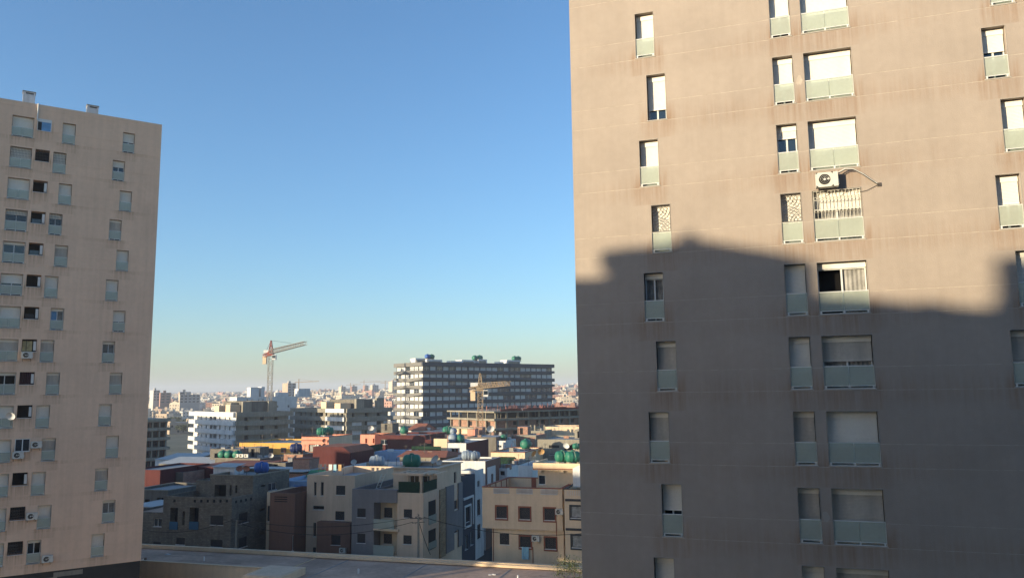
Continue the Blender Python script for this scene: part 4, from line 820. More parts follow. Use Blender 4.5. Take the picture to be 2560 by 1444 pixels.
# green sheet shed below the salmon house, street poles and wires
q = MB('tank_green'); q.quad([(0, 0, 0), (3, 0, 0), (2.7, .8, .9), (.4, .8, .9)]); q.quad([(.4, .8, .9), (2.7, .8, .9), (3, 1.8, 0), (0, 1.8, 0)]); q.quad([(0, 0, 0), (.4, .8, .9), (0, 1.8, 0)]); q.quad([(3, 0, 0), (2.7, .8, .9), (3, 1.8, 0)]); tag(q.build('green_cover', None, at(762, 1192, 108), YT), 'green sheet cover behind the cream wall roof', 'cover')
def pole(px, py, Y, label):
    p = at(px, py, Y); r = empty('utility_pole', (p.x, p.y, 0)); tag(r, label, 'utility pole', 'utility poles behind the low roof')
    q = MB('concrete'); q.bar((0, 0, 0), (0, 0, p.z), .17, 0, 8, .11); q.build('pole', r)
    q = MB('iron'); q.bar((-.9, 0, p.z-.1), (.9, .1, p.z-.1), .05); q.bar((-.7, 0, p.z-.6), (.7, 0, p.z-.5), .045)
    for k in range(9): q.bar((R.uniform(-.8, .8), 0, p.z-.1), (R.uniform(-.9, .9), R.uniform(-.2, .2), p.z+R.uniform(-.9, .45)), .03)
    q.build('crossarm', r); return p
pa = pole(1046, 1292, 88.3, 'utility pole with a tangle of wires before the beige corner house'); pb_ = pole(592, 1299, 96, 'grey utility pole at the corner of the dark block house')
pc = at(350, 1322, 100); pd = at(1480, 1330, 82)
def wire(a, b, sag, label):
    q = MB('wire'); P = [a.lerp(b, k/16)-Vector((0, 0, 4*sag*(k/16)*(1-k/16))) for k in range(17)]; q.path(P, .035, 0, 4); tag(q.build('cable', None), label, 'cable')
for i, (s, dz) in enumerate(((.9, 0), (1.3, -.5))): wire(pb_+Vector((.6, 0, dz)), pa+Vector((-.6, 0, dz)), s, ['upper cable sagging between the two utility poles', 'lower cable sagging between the two utility poles'][i])
wire(pc, pb_+Vector((-.6, 0, 0)), .8, 'cable from the left tower foot to the grey pole'); wire(pa+Vector((.6, 0, 0)), pd, .9, 'cable running right from the tangled pole past the beige house')
wire(pa+Vector((0, 0, -.3)), at(1076, 1385, 88), .2, 'thin drop cable slanting down from the tangled pole')

def laundry(h, px, v, n, label, z=None):
    p = on(h, px, v, z); rr = random.Random(n); r = empty('clothes_line', p, h.yaw); tag(r, label, 'clothes line'); L = n*.75
    q = MB('iron'); q.bar((0, 0, 0), (0, 0, 1.7), .03); q.bar((L, 0, 0), (L, 0, 1.7), .03); q.bar((0, 0, 1.65), (L, 0, 1.65), .01); q.build('frame', r)
    for k in range(n):
        c = rr.choice(('cloth_blue', 'plaster_white', 'paint_red', 'dish_tan', 'plaster_navy')); a = .1+k*.72; w = rr.uniform(.35, .6); hh = rr.uniform(.5, 1.1); q = MB(c)
        for j in range(3): q.quad([(a+w*j/3, .04*(j % 2), 1.64-hh), (a+w*(j+1)/3, .04*((j+1) % 2), 1.64-hh), (a+w*(j+1)/3, 0, 1.64), (a+w*j/3, 0, 1.64)])
        q.build('cloth', r)
laundry(HW, 1112, 6, 5, 'clothes line on the white house with one square window'); laundry(rooftop, 800, 6, 5, 'clothes line on the blue-grey roof of the cream house', z=rooftop.z1-.9)
# ------------------------------------------------------------------ mid distance: apartment blocks, offices, cranes
def house2(name, label, pxl, pxc, pxr, pyt, Y, yaw=.72, d=None, w=None, cat='building'):
    """near corner at pixel pxc; front runs right to pxr, left side runs back to pxl"""
    h = H_(); p = at(pxc, pyt, Y); h.z1 = p.z; e1 = Vector((cos(yaw), sin(yaw))); e2 = Vector((-sin(yaw), cos(yaw)))
    def along(px, e):
        v = ray(px, 1000); k = v.x/v.y; return (k*p.y-p.x)/(e.x-k*e.y)
    h.w = w or along(pxr, e1); h.d = d or along(pxl, e2); h.o = Vector((p.x, p.y)); h.yaw = yaw; h.e1 = e1; h.e2 = e2; h.base = 0
    h.root = empty(name, (h.o.x, h.o.y, 0), yaw); tag(h.root, label, cat); return h
def prism(q, pts, y0, y1, m=0, ax='x'):
    """side outline pts (u,z) pushed from y0 to y1; ax='x' runs along x, 'y' along y"""
    f = (lambda u, z, v: (u, v, z)) if ax == 'x' else (lambda u, z, v: (v, u, z))
    n = len(pts); q.quad([f(u, z, y0) for u, z in pts], m); q.quad([f(u, z, y1) for u, z in pts][::-1], m)
    for i in range(n): a, b = pts[i], pts[(i+1) % n]; q.quad([f(*a, y0), f(*b, y0), f(*b, y1), f(*a, y1)], m)
# dark banded office block
h = house2('banded_building', 'long dark grey block of nine storeys with slanting bands and a sunlit left end', 991, 1058, 1381, 906, 322, yaw=.715)
nf = 12; fh = 3.12; top = h.z1; cw = MB('grey_cladding', 'interior', 'plaster_white'); bays = []
for side, L_, nb in (('F', h.w, 22), ('L', h.d, 6)):
    for k in range(nf):
        zb = top-1.35-fh*k-1.85
        if zb < .3: continue
        for j in range(nb):
            bw = L_/nb; wd = bw*R.choice((.93, .95, .95, .86, .9)); bays.append((side, j*bw+.15, zb, wd-.1, 1.7, R.choice('wwwwg'), k))
ops = lambda s: [(q[1], q[1]+q[3], q[2], q[2]+q[4], .25, None) for q in bays if q[0] == s]
for s in 'FRBL':
    o, u, n, wd = faceframe(s, (0, h.w, 0, h.d)); relief(cw, o, u, n, wd, 0, top-.02, ops(s) if s in 'FL' else (), 0)
cw.build('wall', h.root)
q = MB('deck_grey'); q.quad([(0, 0, top-.3), (h.w, 0, top-.3), (h.w, h.d, top-.3), (0, h.d, top-.3)]); q.build('roof', h.root)
bays.sort(key=lambda q: (q[6], q[0] == 'F', R.random())); rest = MB('plaster_white', 'pane_glass', 'white_metal'); wmc = {}
for i, (s, u0, zb, w, hh, k, fl) in enumerate(bays):
    o, u, n, _ = faceframe(s, (0, h.w, 0, h.d)); o = Vector(o)+Vector(u)*u0+Vector((0, 0, zb))
    if i < 100:
        f = MB('plaster_white', 'pane_glass', 'white_metal'); f.quad([(0, .2, 0), (w, .2, 0), (w, .2, hh), (0, .2, hh)], 0 if k == 'w' else 1); f.box(0, .06, .1, .19, 0, hh, 2); f.box(w*.5, w*.5+.05, .1, .19, 0, hh, 2); f.box(.06, w, .1, .13, .85, .9, 2); f.build('window', h.root, o, SD[s])
    else:
        U = Vector(u); N_ = Vector(n)
        P = lambda a, d, z: o+U*a-N_*d+Vector((0, 0, z))
        rest.quad([P(0, .2, 0), P(w, .2, 0), P(w, .2, hh), P(0, .2, hh)], 0 if k == 'w' else 1); rest.quad([P(w*.5, .15, 0), P(w*.5+.08, .15, 0), P(w*.5+.08, .15, hh), P(w*.5, .15, hh)], 2)
tag(rest.build('window_rows', h.root), kind='stuff')
sl_ = [.35, -.3, .5, -.4, .45, -.35, .3, -.5, .4, -.3, .3, -.3]
for k in range(nf):
    zt = top+.05-fh*k if k else top+.25; zb = top-1.15-fh*k if k else top-1.35
    if zb < 0: break
    a = sl_[k]*(1 if k else 0); q = MB('grey_cladding', 'grey_cladding_sunlit')
    prism(q, [(-.9, zb+a), (h.w*.33, zb-a), (h.w*.66, zb+a), (h.w+.9, zb-a), (h.w+.9, zt-a*.4), (h.w*.66, zt+a*.4), (h.w*.33, zt-a*.4), (-.9, zt+a*.4)], -.9, -.02)
    prism(q, [(-.018, zb+a), (h.d*.5, zb-a), (h.d+.9, zb+a), (h.d+.9, zt+a*.4), (h.d*.5, zt-a*.4), (-.018, zt+a*.4)], -.9, -.02, 1, 'y'); q.build('slanted_band', h.root)
for u0 in (.31*h.w, .63*h.w): q = MB('plaster_navy'); q.box(u0, u0+.35, -.96, -.85, 2, top+.2); q.build('joint_strip', h.root)
for (x0, y0, w, d, z) in ((1.5, 8, 5, 4, 2.2), (6, 6, 8, 5, 1.7), (24, 5, 7, 5, 1.8), (33, 5, 5, 4, 2.2), (50, 5, 8, 5, 2.2), (44, 4, 3, 3, 1.2), (17, 4, 6, 3, 1.2)): q = MB('plaster_white', 'concrete'); q.box(x0, x0+w, y0, y0+d, top-.3, top+z, 0); q.box(x0+.5, x0+w-.8, y0-.4, y0-.0, top+.1, top+z-.7, 1); q.build('roof_house', h.root)
h.deck = top+.2
for px, c, s, dz, l in ((1069, 'blue', 1.5, 1.9, 'blue tank on top of the dark banded block'), (1079, 'green', 1.5, 1.9, 'green tank right of the blue one on the dark banded block'), (1188, 'green', 1.7, 1.6, 'left green tank in the middle of the banded block roof'), (1200, 'green', 1.7, 1.8, 'right green tank in the middle of the banded block roof'), (1288, 'green', 1.7, 1.8, 'left green tank near the right end of the banded block roof'), (1297, 'green', 1.7, 1.8, 'right green tank near the right end of the banded block roof')):
    tank(c, on(h, px, 6.5, top+dz-.1), l, .9, s)
# white / grey unfinished apartment blocks
def rows(side, cols, rs, k='o'): return [(side, a, c, b, e, k) for (a, b) in cols for (c, e) in rs]
def fins(h, sides, zs, mt, pr=1.0, hh=1.1, split=None):
    for z in zs:
        q = MB(*(mt if isinstance(mt, tuple) else (mt,)))
        if 'F' in sides: prism(q, [(-pr*.2, z), (h.w*.6, z-.15), (h.w+pr, z+.1), (h.w+pr, z+hh+.1), (-pr*.2, z+hh)], -pr*.75, -.01, 1 if isinstance(mt, tuple) else 0)
        if 'L' in sides: prism(q, [(.0, z), (h.d+pr*1.8, z), (h.d+pr*1.8, z+hh), (0, z+hh)], -pr*.75, -.01, 0, 'y')
        q.build('balcony_band', h.root)
h = house2('apartment_block', 'white and bare concrete unfinished apartment block with jutting balcony bands', 487, 591, 722, 1030, 258, cat='apartment block')
vol(h, 'concrete', z1=h.z1, par=1.0, side_m='plaster_white', nm='wall', win=rows('L', ((493, 496), (502, 504), (514, 517), (524, 531), (533, 541), (548, 551), (562, 564), (573, 576)), ((1039, 1049), (1062, 1078), (1084, 1096), (1108, 1121), (1130, 1140)))
    + rows('F', ((611, 621), (650, 661), (686, 695)), ((1041, 1055), (1063, 1076), (1087, 1102), (1112, 1124))), deck='deck_grey')
zz = [loc2(h, 589, y, 'F', (0, h.w, 0, h.d))[1] for y in (1064, 1087, 1111, 1134)]
fins(h, 'FL', [h.z1-1.6]+zz, ('plaster_white', 'concrete'), 1.4, 1.5)
vol(h, 'concrete_dark', (6, h.w-3.5, 3.5, h.d*.7), h.z1-1, h.z1+3.5, .3, nm='top_storey', wl=[('F', 20, h.z1+.3, 1.2, 1.8, 'o')])
for (a, c, w, d, z) in ((1.0, 8, 3.5, 4, 2.4), (1.0, 18, 3, 4, 2.0), (3, 2.2, 3.0, 1.2, 3.4), (12, 2.2, 3, 1.25, 3.4), (3.2, 13, 3, 4, 3.0)): q = MB('concrete', 'plaster_cream'); q.box(a, a+w, c, c+d, h.z1-1, h.z1+z, 0 if a > 2 else 1); q.build('roof_house', h.root)
h = house2('apartment_block', 'unfinished concrete apartment block with one white painted strip at its corner', 738, 866, 970, 1021, 262, cat='apartment block')
vol(h, 'concrete', par=1.0, nm='wall', win=rows('L', ((751, 755), (762, 764), (776, 780), (789, 796), (798, 808), (814, 818), (832, 834), (843, 847), (853, 858)), ((1029, 1039), (1051, 1061), (1073, 1083))) + rows('F', ((880, 886), (912, 921), (942, 951)), ((1030, 1042), (1052, 1062), (1075, 1087))))
zz = [loc2(h, 864, y, 'F', (0, h.w, 0, h.d))[1] for y in (1053, 1075, 1098)]
fins(h, 'FL', [h.z1-1.4]+zz, 'concrete', 1.2, 1.4)
q = MB('plaster_white'); u_ = h.d-loc2(h, 819, 1050, 'L', (0, h.w, 0, h.d))[0]
for z in [h.z1-1.4]+zz: q.box(-.93, -.91, -.05, u_, z+.02, z+1.38)
q.build('white_strip', h.root)
q = MB('plaster_white')
for a in (2.2, 8.0, 14.5): q.box(a, a+3.6, -.03, -.003, 3, h.z1-4.5)
q.build('white_panel', h.root)
vol(h, 'concrete_dark', (6, h.w-4, 3.5, h.d*.6), h.z1-1, h.z1+3.0, .3, nm='top_storey')
for (a, c, w, d, z) in ((1, 16, 3, 4, 2.2), (1, 6, 4, 4, 1.8), (5, 2.2, 3, 1.2, 3.2), (13, 2.2, 3, 1.2, 3.4)): q = MB('concrete', 'plaster_cream'); q.box(a, a+w, c, c+d, h.z1-1, h.z1+z, 0 if a > 2 else 1); q.build('roof_house', h.root)
h = house2('apartment_block', 'grey concrete frame of an unfinished block right beside the left tower', 250, 330, 420, 1044, 228, cat='apartment block', d=16)
zf = [loc2(h, 400, y, 'F', (0, h.w, 0, h.d))[1] for y in (1051, 1073, 1097, 1121, 1147, 1172)]
q = MB('concrete')
for z in zf+[]: q.box(-.3, h.w+.9, -.9, h.d, z-.25, z+.55)
q.build('floor_slab', h.root)
q = MB('brick_orange', 'interior'); relief(q, (0, .6, 0), (1, 0, 0), (0, -1, 0), h.w, .5, zf[0]-.3, [(h.w*f, h.w*f+2.4, z-3.0, z-.5, 1.5, 1) for z in zf[:5] for f in (.3, .55, .8)], 0); q.box(.01, h.w-.01, .61, h.d-.5, .2, zf[0]-.3, 0, 'f'); q.build('infill_wall', h.root)
q = MB('concrete')
for k in range(6): q.box(h.w*k/5-.3, h.w*k/5+.1, -.2, .2, 0, zf[0]-.25)
q.build('column', h.root)
h = house2('apartment_block', 'plain white block with roof houses just behind the white unfinished block', 574, 592, 742, 992, 345, cat='apartment block')
vol(h, 'plaster_white', par=.5, win=rows('F', ((617, 620), (629, 632), (646, 649), (656, 659), (676, 679)), ((997, 1001), (1006, 1009))), wl=[('F', 2+k*5.5, h.z1-5, .9, 1, 'o') for k in range(8)])
for (a, w, z) in ((7, 4, 4.2), (12, 1.6, 4.5), (30, 6, 3.5), (20, 5, 1.8)): q = MB('plaster_white'); q.box(a, a+w, 2, 6, h.z1-.5, h.z1+z); q.build('roof_house', h.root)
# concrete frame under construction
h = house2('construction_site', 'long concrete frame under construction with brick infill and rusty rebar on top', 1163, 1238, 1470, 1036, 238, yaw=.62, cat='building', d=26)
fs = [loc2(h, 1240, y, 'F', (0, h.w, 0, h.d))[1] for y in (1029, 1049, 1073, 1097)]
q = MB('concrete')
for i, z in enumerate(fs): q.box(-1.2, h.w, -1.2, h.d+.6, z-.25, z+(.35 if i else .2))
q.build('floor_slab', h.root)
q = MB('concrete')
for i in range(3):
    for k in range(10): q.box(h.w*k/9-.02*k, h.w*k/9+.45, -.1, .35, fs[i+1]+.35, fs[i]-.25)
    for k in range(5): q.box(-.2, .25, h.d*(k+1)/5-.4, h.d*(k+1)/5, fs[i+1]+.35, fs[i]-.25)
q.build('column', h.root)
q = MB('brick_orange', 'interior', 'plaster_cream')
for i in (1, 2):
    z0 = fs[i+1]+.352; z1 = fs[i]-.252
    relief(q, (.3, .5, 0), (1, 0, 0), (0, -1, 0), h.w-.5, z0, z1, [(h.w*f, h.w*f+1.5, z1-1.5, z1-.3, 2, 1) for f in (.18, .3, .42, .47, .6, .67, .8, .88)], 0)
    relief(q, (.5, h.d, 0), (0, -1, 0), (-1, 0, 0), h.d-.6, z0, z1, [(h.d*f, h.d*f+1.8, z1-1.8, z1-.4, 2, 1) for f in (.15, .4, .8)], 0 if i == 1 else 2)
q.box(3, h.w-1, 4, h.d-2, fs[1]+.36, fs[0]-.26, 1); q.box(.6, h.w-1, .9, h.d-.3, 0, fs[1]-.3, 1); q.build('infill_wall', h.root)
q = MB('crane_red', 'iron')
for k in range(150): x = R.uniform(0, h.w); y = R.uniform(-.6, 10); q.bar((x, y, fs[0]), (x+R.uniform(-.2, .2), y, fs[0]+R.uniform(.6, 2.2)), .045, 0, 3)
for k in range(40): x = R.uniform(0, h.w-4); q.box(x, x+R.uniform(2, 5), -1.25, -1.2, fs[0]+.2, fs[0]+R.uniform(.5, 1.1), 0)
q.build('rebar', h.root)
for k in range(40): x = R.uniform(1, h.w-1); y = R.uniform(.5, 3); q = MB('concrete'); q.bar((x, y, fs[1]+.35), (x, y, fs[0]-.2), .07, 0, 3); q.build('prop', h.root)
# cranes
def crane(label, base, top, tip, rear, w, red, cabm, jh=1.3, apex=5.0, tie=None):
    base, top, tip, rear = map(Vector, (base, top, tip, rear)); r = empty('tower_crane', base); tag(r, label, 'crane'); o = base
    n = max(6, int((top-base).length/(w*1.15)))
    q = MB(cabm); lattice(q, (0, 0, 0), top-o, w, n, 0, .07); q.build('mast', r)
    j = (tip-top); q = MB(cabm); lattice(q, top-o+Vector((0, 0, jh*.6)), tip-o, jh, int(j.length/1.6), 0, .042, jh*.7); q.build('jib', r)
    q = MB(red); lattice(q, top-o+Vector((0, 0, .4)), rear-o, 1.2, max(3, int((rear-top).length/1.6)), 0, .07, 1.1); q.build('counter_jib', r)
    q = MB('plaster_cream'); e = (rear-top).normalized()
    p = rear-o-e*1.5; q.box(p.x-.7, p.x+.7, p.y-.7, p.y+.7, p.z-3.2, p.z-.1); q.build('counterweight', r)
    q = MB('plaster_white'); p = top-o+e*4; q.box(p.x-1.2, p.x+1.2, p.y-.6, p.y+.6, p.z+.9, p.z+2.0); q.build('winch_house', r)
    q = MB(red); lattice(q, top-o+Vector((0, 0, .2)), top-o+Vector((0, 0, apex)), w, 5, 0, .08, .3); q.box(-w*.7+(top-o).x, w*.7+(top-o).x, -w*.7+(top-o).y, w*.7+(top-o).y, (top-o).z-.6, (top-o).z+.5); q.build('apex', r)
    q = MB('wire'); A = top-o+Vector((0, 0, apex)); q.bar(A, top-o+j*.62+Vector((0, 0, jh)), .06); q.bar(A, rear-o, .06); q.build('tie_rod', r)
    q = MB('plaster_white', 'pane_glass'); p = top-o; q.box(p.x+w*.6, p.x+w*.6+1.4, p.y-1.6, p.y-.2, p.z-2.2, p.z-.3); q.box(p.x+w*.6+.1, p.x+w*.6+1.3, p.y-1.63, p.y-1.602, p.z-1.6, p.z-.5, 1); q.build('cab', r)
Yc = 300; b0 = at(673, 1000, Yc); crane('tall white and red tower crane against the sky left of the banded block', (b0.x, Yc, 0), at(677, 885, Yc), at(764, 857, 255), at(659, 890, 306), 1.55, 'crane_red', 'crane_white', 1.6, 5.3)
Yc = 226; b0 = at(1200, 1080, Yc); crane('yellow tower crane standing in front of the banded block', (b0.x, Yc, 0), at(1201, 972, Yc), at(1271, 958, 190), at(1177, 974, 232), 1.45, 'crane_yellow', 'crane_yellow', 1.5, 4.6)
# ------------------------------------------------------------------ terrain and the far city
from mathutils import noise as NZ
def th(x, y):
    t = max(0, min(1, (y-420)/2000.)); t = t*t*(3-2*t)
    g = 17+13*max(0, min(1, (x/max(y, 1)+.42)/.5))
    n = NZ.noise(Vector((x/420., y/420., .3)))*3.5*t+NZ.noise(Vector((x/150., y/150., 2)))*1.2*t
    v = g*t+n-6*math.exp(-((x+190)/120.)**2-((y-640)/170.)**2)*t
    if y > 2500: v += (y-2500)*.010*(1+.5*NZ.noise(Vector((x/500., 1, 1))))
    return max(0, v) if y > 430 else 0
mat('ground_dry', (.13, .125, .085), .97, .35, .02, .4, .5)
m = MC['ground_dry']; t = m.node_tree
mat('hill_mat', (.13, .13, .10), .97, .3, .004)
ys = [-400, -100, 0, 60, 120, 200, 300, 380, 430]+[430+45*k for k in range(1, 60)]+[3200+200*k for k in range(14)]
xs = [-3500, -2500, -1700]+[-1300+60*k for k in range(38)]+[1100, 1600, 2400, 3500]
V = [(x, y, th(x, y)) for y in ys for x in xs]; nx = len(xs)
F = [(j*nx+i, j*nx+i+1, (j+1)*nx+i+1, (j+1)*nx+i) for j in range(len(ys)-1) for i in range(nx-1)]
me = bpy.data.meshes.new('ground'); me.from_pydata(V, [], F); me.materials.append(m); me.polygons.foreach_set('use_smooth', [True]*len(F))
g_ = link(me, 'ground'); tag(g_, kind='structure')
rd = MB('asphalt'); rd.quad([(-70, 84, .006), (60, 62, .006), (60, 92, .006), (-70, 114, .006)]); rd.quad([(-20, 90, .010), (-3, 85, .010), (20, 170, .010), (8, 176, .010)])
tag(rd.build('street'), kind='structure')
FC = {'white': (.50, .48, .45), 'cream': (.52, .44, .34), 'grey': (.30, .29, .28), 'pink': (.48, .27, .21), 'tan': (.40, .31, .23), 'red-brown': (.24, .13, .10)}
for k, c in FC.items(): mat('far_'+k.replace('-', '_'), c, .9, .12, .15, streak=.1)
FM = {}
def fmesh(kind, col, st, nb, dk=3):
    key = (kind, col, st, nb)
    if key in FM: return FM[key]
    w = nb*3.4; d = 10+2*(nb % 3); hh = st*3.1+.8
    q = MB('far_'+col.replace('-', '_'), 'interior', 'deck_grey', 'roof_tile')
    for s in 'FRBL':
        o, u, n, wd = faceframe(s, (-w/2, w/2, 0, d)); k = int(wd/3.4); ops = []
        if s in 'FL' or (s == 'R' and kind != 'plain'):
            for i in range(st):
                for j in range(k):
                    if kind == 'frame': ops.append((j*3.4+.5, j*3.4+3.0, i*3.1+.6, i*3.1+2.9, 1.2, 1))
                    elif kind == 'band' : ops.append((j*3.4+.3, j*3.4+2.9, i*3.1+1.1, i*3.1+2.4, .4, 1))
                    elif R.random() < .85: a = R.uniform(.7, 1.3); ops.append((j*3.4+a, j*3.4+a+R.choice((1.1, 1.4)), i*3.1+1.0, i*3.1+2.3, .4, 1))
        relief(q, o, u, n, wd, -6, hh, ops, 0)
    q.quad([(-w/2, 0, hh), (w/2, 0, hh), (w/2, d, hh), (-w/2, d, hh)], 2)
    if kind == 'gable':
        for y in (0, d): q.quad([(-w/2, y, hh), (w/2, y, hh), (0, y, hh+2.6)], 0)
        q.quad([(-w/2-.3, -.3, hh+.05), (0, -.3, hh+2.7), (0, d, hh+2.7), (-w/2-.3, d, hh+.05)], 3); q.quad([(0, -.3, hh+2.7), (w/2+.3, -.3, hh+.05), (w/2+.3, d, hh+.05), (0, d, hh+2.7)], 3)
    else:
        q.box(-w/2+1, -w/2+4, 2, 6, hh, hh+2.2, 0)
        if nb > 4: q.box(w/2-5, w/2-2, 3, 6, hh, hh+1.8, 0)
    FM[key] = q.mesh('far_building'); return FM[key]
FG = 'far city buildings on the slope'
LAND = ((372, 440, 'beside the left tower'), (440, 500, 'above the pale field'), (500, 570, 'left of the plain white block'), (570, 640, 'over the white unfinished block'), (640, 690, 'around the tall crane mast'), (690, 745, 'below the tall grey slab'), (745, 800, 'right of the tall grey slab'), (800, 860, 'over the white-striped concrete block'), (860, 930, 'below the thin far cranes'), (930, 1000, 'just left of the dark banded block'), (1375, 1412, 'just right of the dark banded block'), (1412, 1460, 'against the left edge of the right tower'))
def zone(px):
    for a, b, s in LAND:
        if a <= px < b: return s
    return 'on the slope'
NUM = {1: 'one', 2: 'two', 3: 'three', 4: 'four', 5: 'five', 6: 'six', 7: 'seven', 8: 'eight', 10: 'ten', 12: 'twelve'}
def far(px, Y, col, kind, st, nb, yaw, extra=None, name='far_building', cat='building'):
    v = ray(px, 1000); x = v.x/v.y*Y; z = th(x, Y); o = link(fmesh(kind, col, st, nb), name, None, (x, Y, z), yaw)
    row = 'low down' if Y < 800 else 'halfway up' if Y < 1350 else 'high up' if Y < 1900 else 'on the skyline'
    kd = {'plain': 'flat block', 'frame': 'open frame', 'band': 'banded block', 'gable': 'gabled block'}[kind]
    o['_px'] = px
    lab = extra or f"{col} {NUM.get(st, 'many')}-storey {['narrow','medium','wide'][0 if nb < 4 else 1 if nb < 6 else 2]} {kd} {row} {zone(px)}"
    del o['_px']
    if lab in used_lab and not extra: bpy.data.objects.remove(o); return None
    used_lab.add(lab); tag(o, lab, cat, FG); return o
used_lab = set()
rowsY = [470, 540, 620, 700, 790, 890, 1000, 1120, 1250, 1400, 1560, 1740, 1950, 2200]
cnt = 0
for Y in rowsY:
    px = 366+R.uniform(0, 20)
    while px < 1452:
        if 1006 < px < 1378: px = 1379; continue
        sp = 3.4*5/Y*1940
        if Y < 700 and px < 600: pr = .20
        elif Y < 800: pr = .45
        elif Y < 1000: pr = .6
        else: pr = .82
        if px > 1375: pr = .95
        if cnt < 285 and R.random() < pr:
            Yj = Y+R.uniform(-22, 22); st = R.choice((2, 2, 3, 3, 4) if Y < 1000 else (2, 3, 3, 4, 5, 5) if px > 600 else (2, 2, 3, 4)); nb = R.choice((3, 4, 5, 5, 6, 8))
            if px < 560 and Y < 1100: st = R.choice((1, 2, 2)); 
            col = R.choice(('white', 'white', 'cream', 'cream', 'white', 'grey', 'tan', 'pink', 'red-brown') if px > 640 or Y > 900 else ('white', 'cream', 'grey', 'grey', 'tan'))
            kind = R.choice(('plain', 'plain', 'plain', 'band', 'frame' if col == 'grey' else 'plain')); yaw = R.choice((-.3, -.25, .5, .7, .1, -.6))+R.uniform(-.08, .08)
            wpx = nb*3.4/Yj*1940; px += wpx*.5
            ok = far(px, Yj, col, kind, st, nb, yaw); cnt += ok is not None; px += wpx*.5+R.uniform(0, 6)
        else: px += R.uniform(8, 26)
# past three hundred: the small far-off houses as one carpet
q = MB(*['far_'+k.replace('-', '_') for k in FC], 'interior'); cols = [0, 0, 1, 1, 1, 2, 3, 4, 4, 5]
for k in range(2600):
    px = R.uniform(362, 1010) if k % 7 else R.uniform(1376, 1456); Y = 760*(3300/760.)**R.random()
    if px < 560 and Y < 1000 and R.random() < .6: continue
    v = ray(px, 1000); x = v.x/v.y*Y; z = th(x, Y); w = R.uniform(7, 15); d = R.uniform(7, 12); hh = R.choice((3.5, 6.5, 6.5, 9.5, 9.5, 12.5)); a = R.choice((-.3, .7, .1, .5))+R.uniform(-.1, .1); m_ = R.choice(cols)
    ca, sa = cos(a), sin(a); P = lambda u, v_, w_: (x+u*ca-v_*sa, Y+u*sa+v_*ca, w_)
    c4_ = [(0, 0), (w, 0), (w, d), (0, d)]
    for i in range(4):
        A, B = c4_[i], c4_[(i+1) % 4]; q.quad([P(*A, z-3), P(*B, z-3), P(*B, z+hh), P(*A, z+hh)], m_)
    q.quad([P(*c, z+hh) for c in c4_], 2)
    if Y < 2000:
        for fl in range(int(hh/3)):
            for j in range(int(w/3)): u = j*3+1; q.quad([P(u, -.06, z+fl*3+1), P(u+1.2, -.06, z+fl*3+1), P(u+1.2, -.06, z+fl*3+2.3), P(u, -.06, z+fl*3+2.3)], 6)
            for j in range(int(d/3)): u = j*3+1; q.quad([P(-.06, u, z+fl*3+1), P(-.06, u+1.2, z+fl*3+1), P(-.06, u+1.2, z+fl*3+2.3), P(-.06, u, z+fl*3+2.3)], 6)
    if R.random() < .5:
        u = R.uniform(0, w-3); q.quad([P(u, 2, z+hh), P(u+3, 2, z+hh), P(u+3, 2, z+hh+2.4), P(u, 2, z+hh+2.4)], m_); q.quad([P(u, 5, z+hh), P(u, 2, z+hh), P(u, 2, z+hh+2.4), P(u, 5, z+hh+2.4)], m_); q.quad([P(u, 2, z+hh+2.4), P(u+3, 2, z+hh+2.4), P(u+3, 5, z+hh+2.4), P(u, 5, z+hh+2.4)], m_)
tag(q.build('far_city'), 'dense carpet of small pale houses rising up the slope to the skyline', 'city', kind='stuff')
# landmarks of the skyline
def slab(name, label, pxl, pxc, pxr, pyt, Y, wm, sm, yaw=.72, st=8, cat='tower block'):
    h = house2(name, label, pxl, pxc, pxr, pyt, Y, yaw, cat=cat); z = th(h.o.x, h.o.y)-4
    q = MB(wm, 'interior', sm, 'deck_grey')
    for s in 'FRBL':
        o, u, n, wd = faceframe(s, (0, h.w, 0, h.d)); k = max(2, int(wd/4)); ops = []
        if s == 'F':
            for i in range(st):
                for j in range(k): ops.append((wd*(j+.18)/k, wd*(j+.82)/k, h.z1-3.1*(i+1)+.9, h.z1-3.1*(i+1)+2.5, .5, 1))
        relief(q, o, u, n, wd, z, h.z1, ops, 2 if s == 'L' else 0)
    q.quad([(0, 0, h.z1), (h.w, 0, h.z1), (h.w, h.d, h.z1), (0, h.d, h.z1)], 3); q.box(h.w*.3, h.w*.55, h.d*.3, h.d*.6, h.z1, h.z1+2.5, 0); q.build('wall', h.root); return h
slab('tower_block', 'tall grey slab standing above the skyline right of the tall crane', 705, 720, 739, 957, 900, 'far_grey', 'far_tan', st=8)
slab('tower_block', 'pale yellow tower left of the banded block top', 971, 981, 992, 953, 1300, 'far_tan', 'far_cream', st=10)
slab('tower_block', 'grey and white twin block with dark window columns, left one', 907, 913, 921, 963, 1500, 'far_grey', 'far_pink', st=8)
slab('tower_block', 'grey and white twin block with dark window columns, right one', 925, 931, 946, 962, 1500, 'far_grey', 'far_cream', st=8)
slab('tower_block', 'block under scaffolding below the left far crane', 876, 880, 893, 965, 1450, 'far_grey', 'far_pink', st=6)
slab('tower_block', 'rounded pinkish block with a dark cap on the skyline', 846, 853, 864, 966, 1400, 'far_tan', 'far_cream', st=5)
slab('tower_block', 'glassy blue-grey block at the very left of the skyline', 374, 384, 399, 975, 900, 'far_grey', 'far_white', st=4)
slab('large_building', 'wide red-brown block left of the pitched-roof house', 398, 401, 427, 981, 900, 'far_red_brown', 'far_pink', st=4, cat='building')
slab('large_building', 'large grey stepped block right of the pitched-roof house', 446, 449, 476, 979, 860, 'far_grey', 'far_cream', st=3, cat='building')
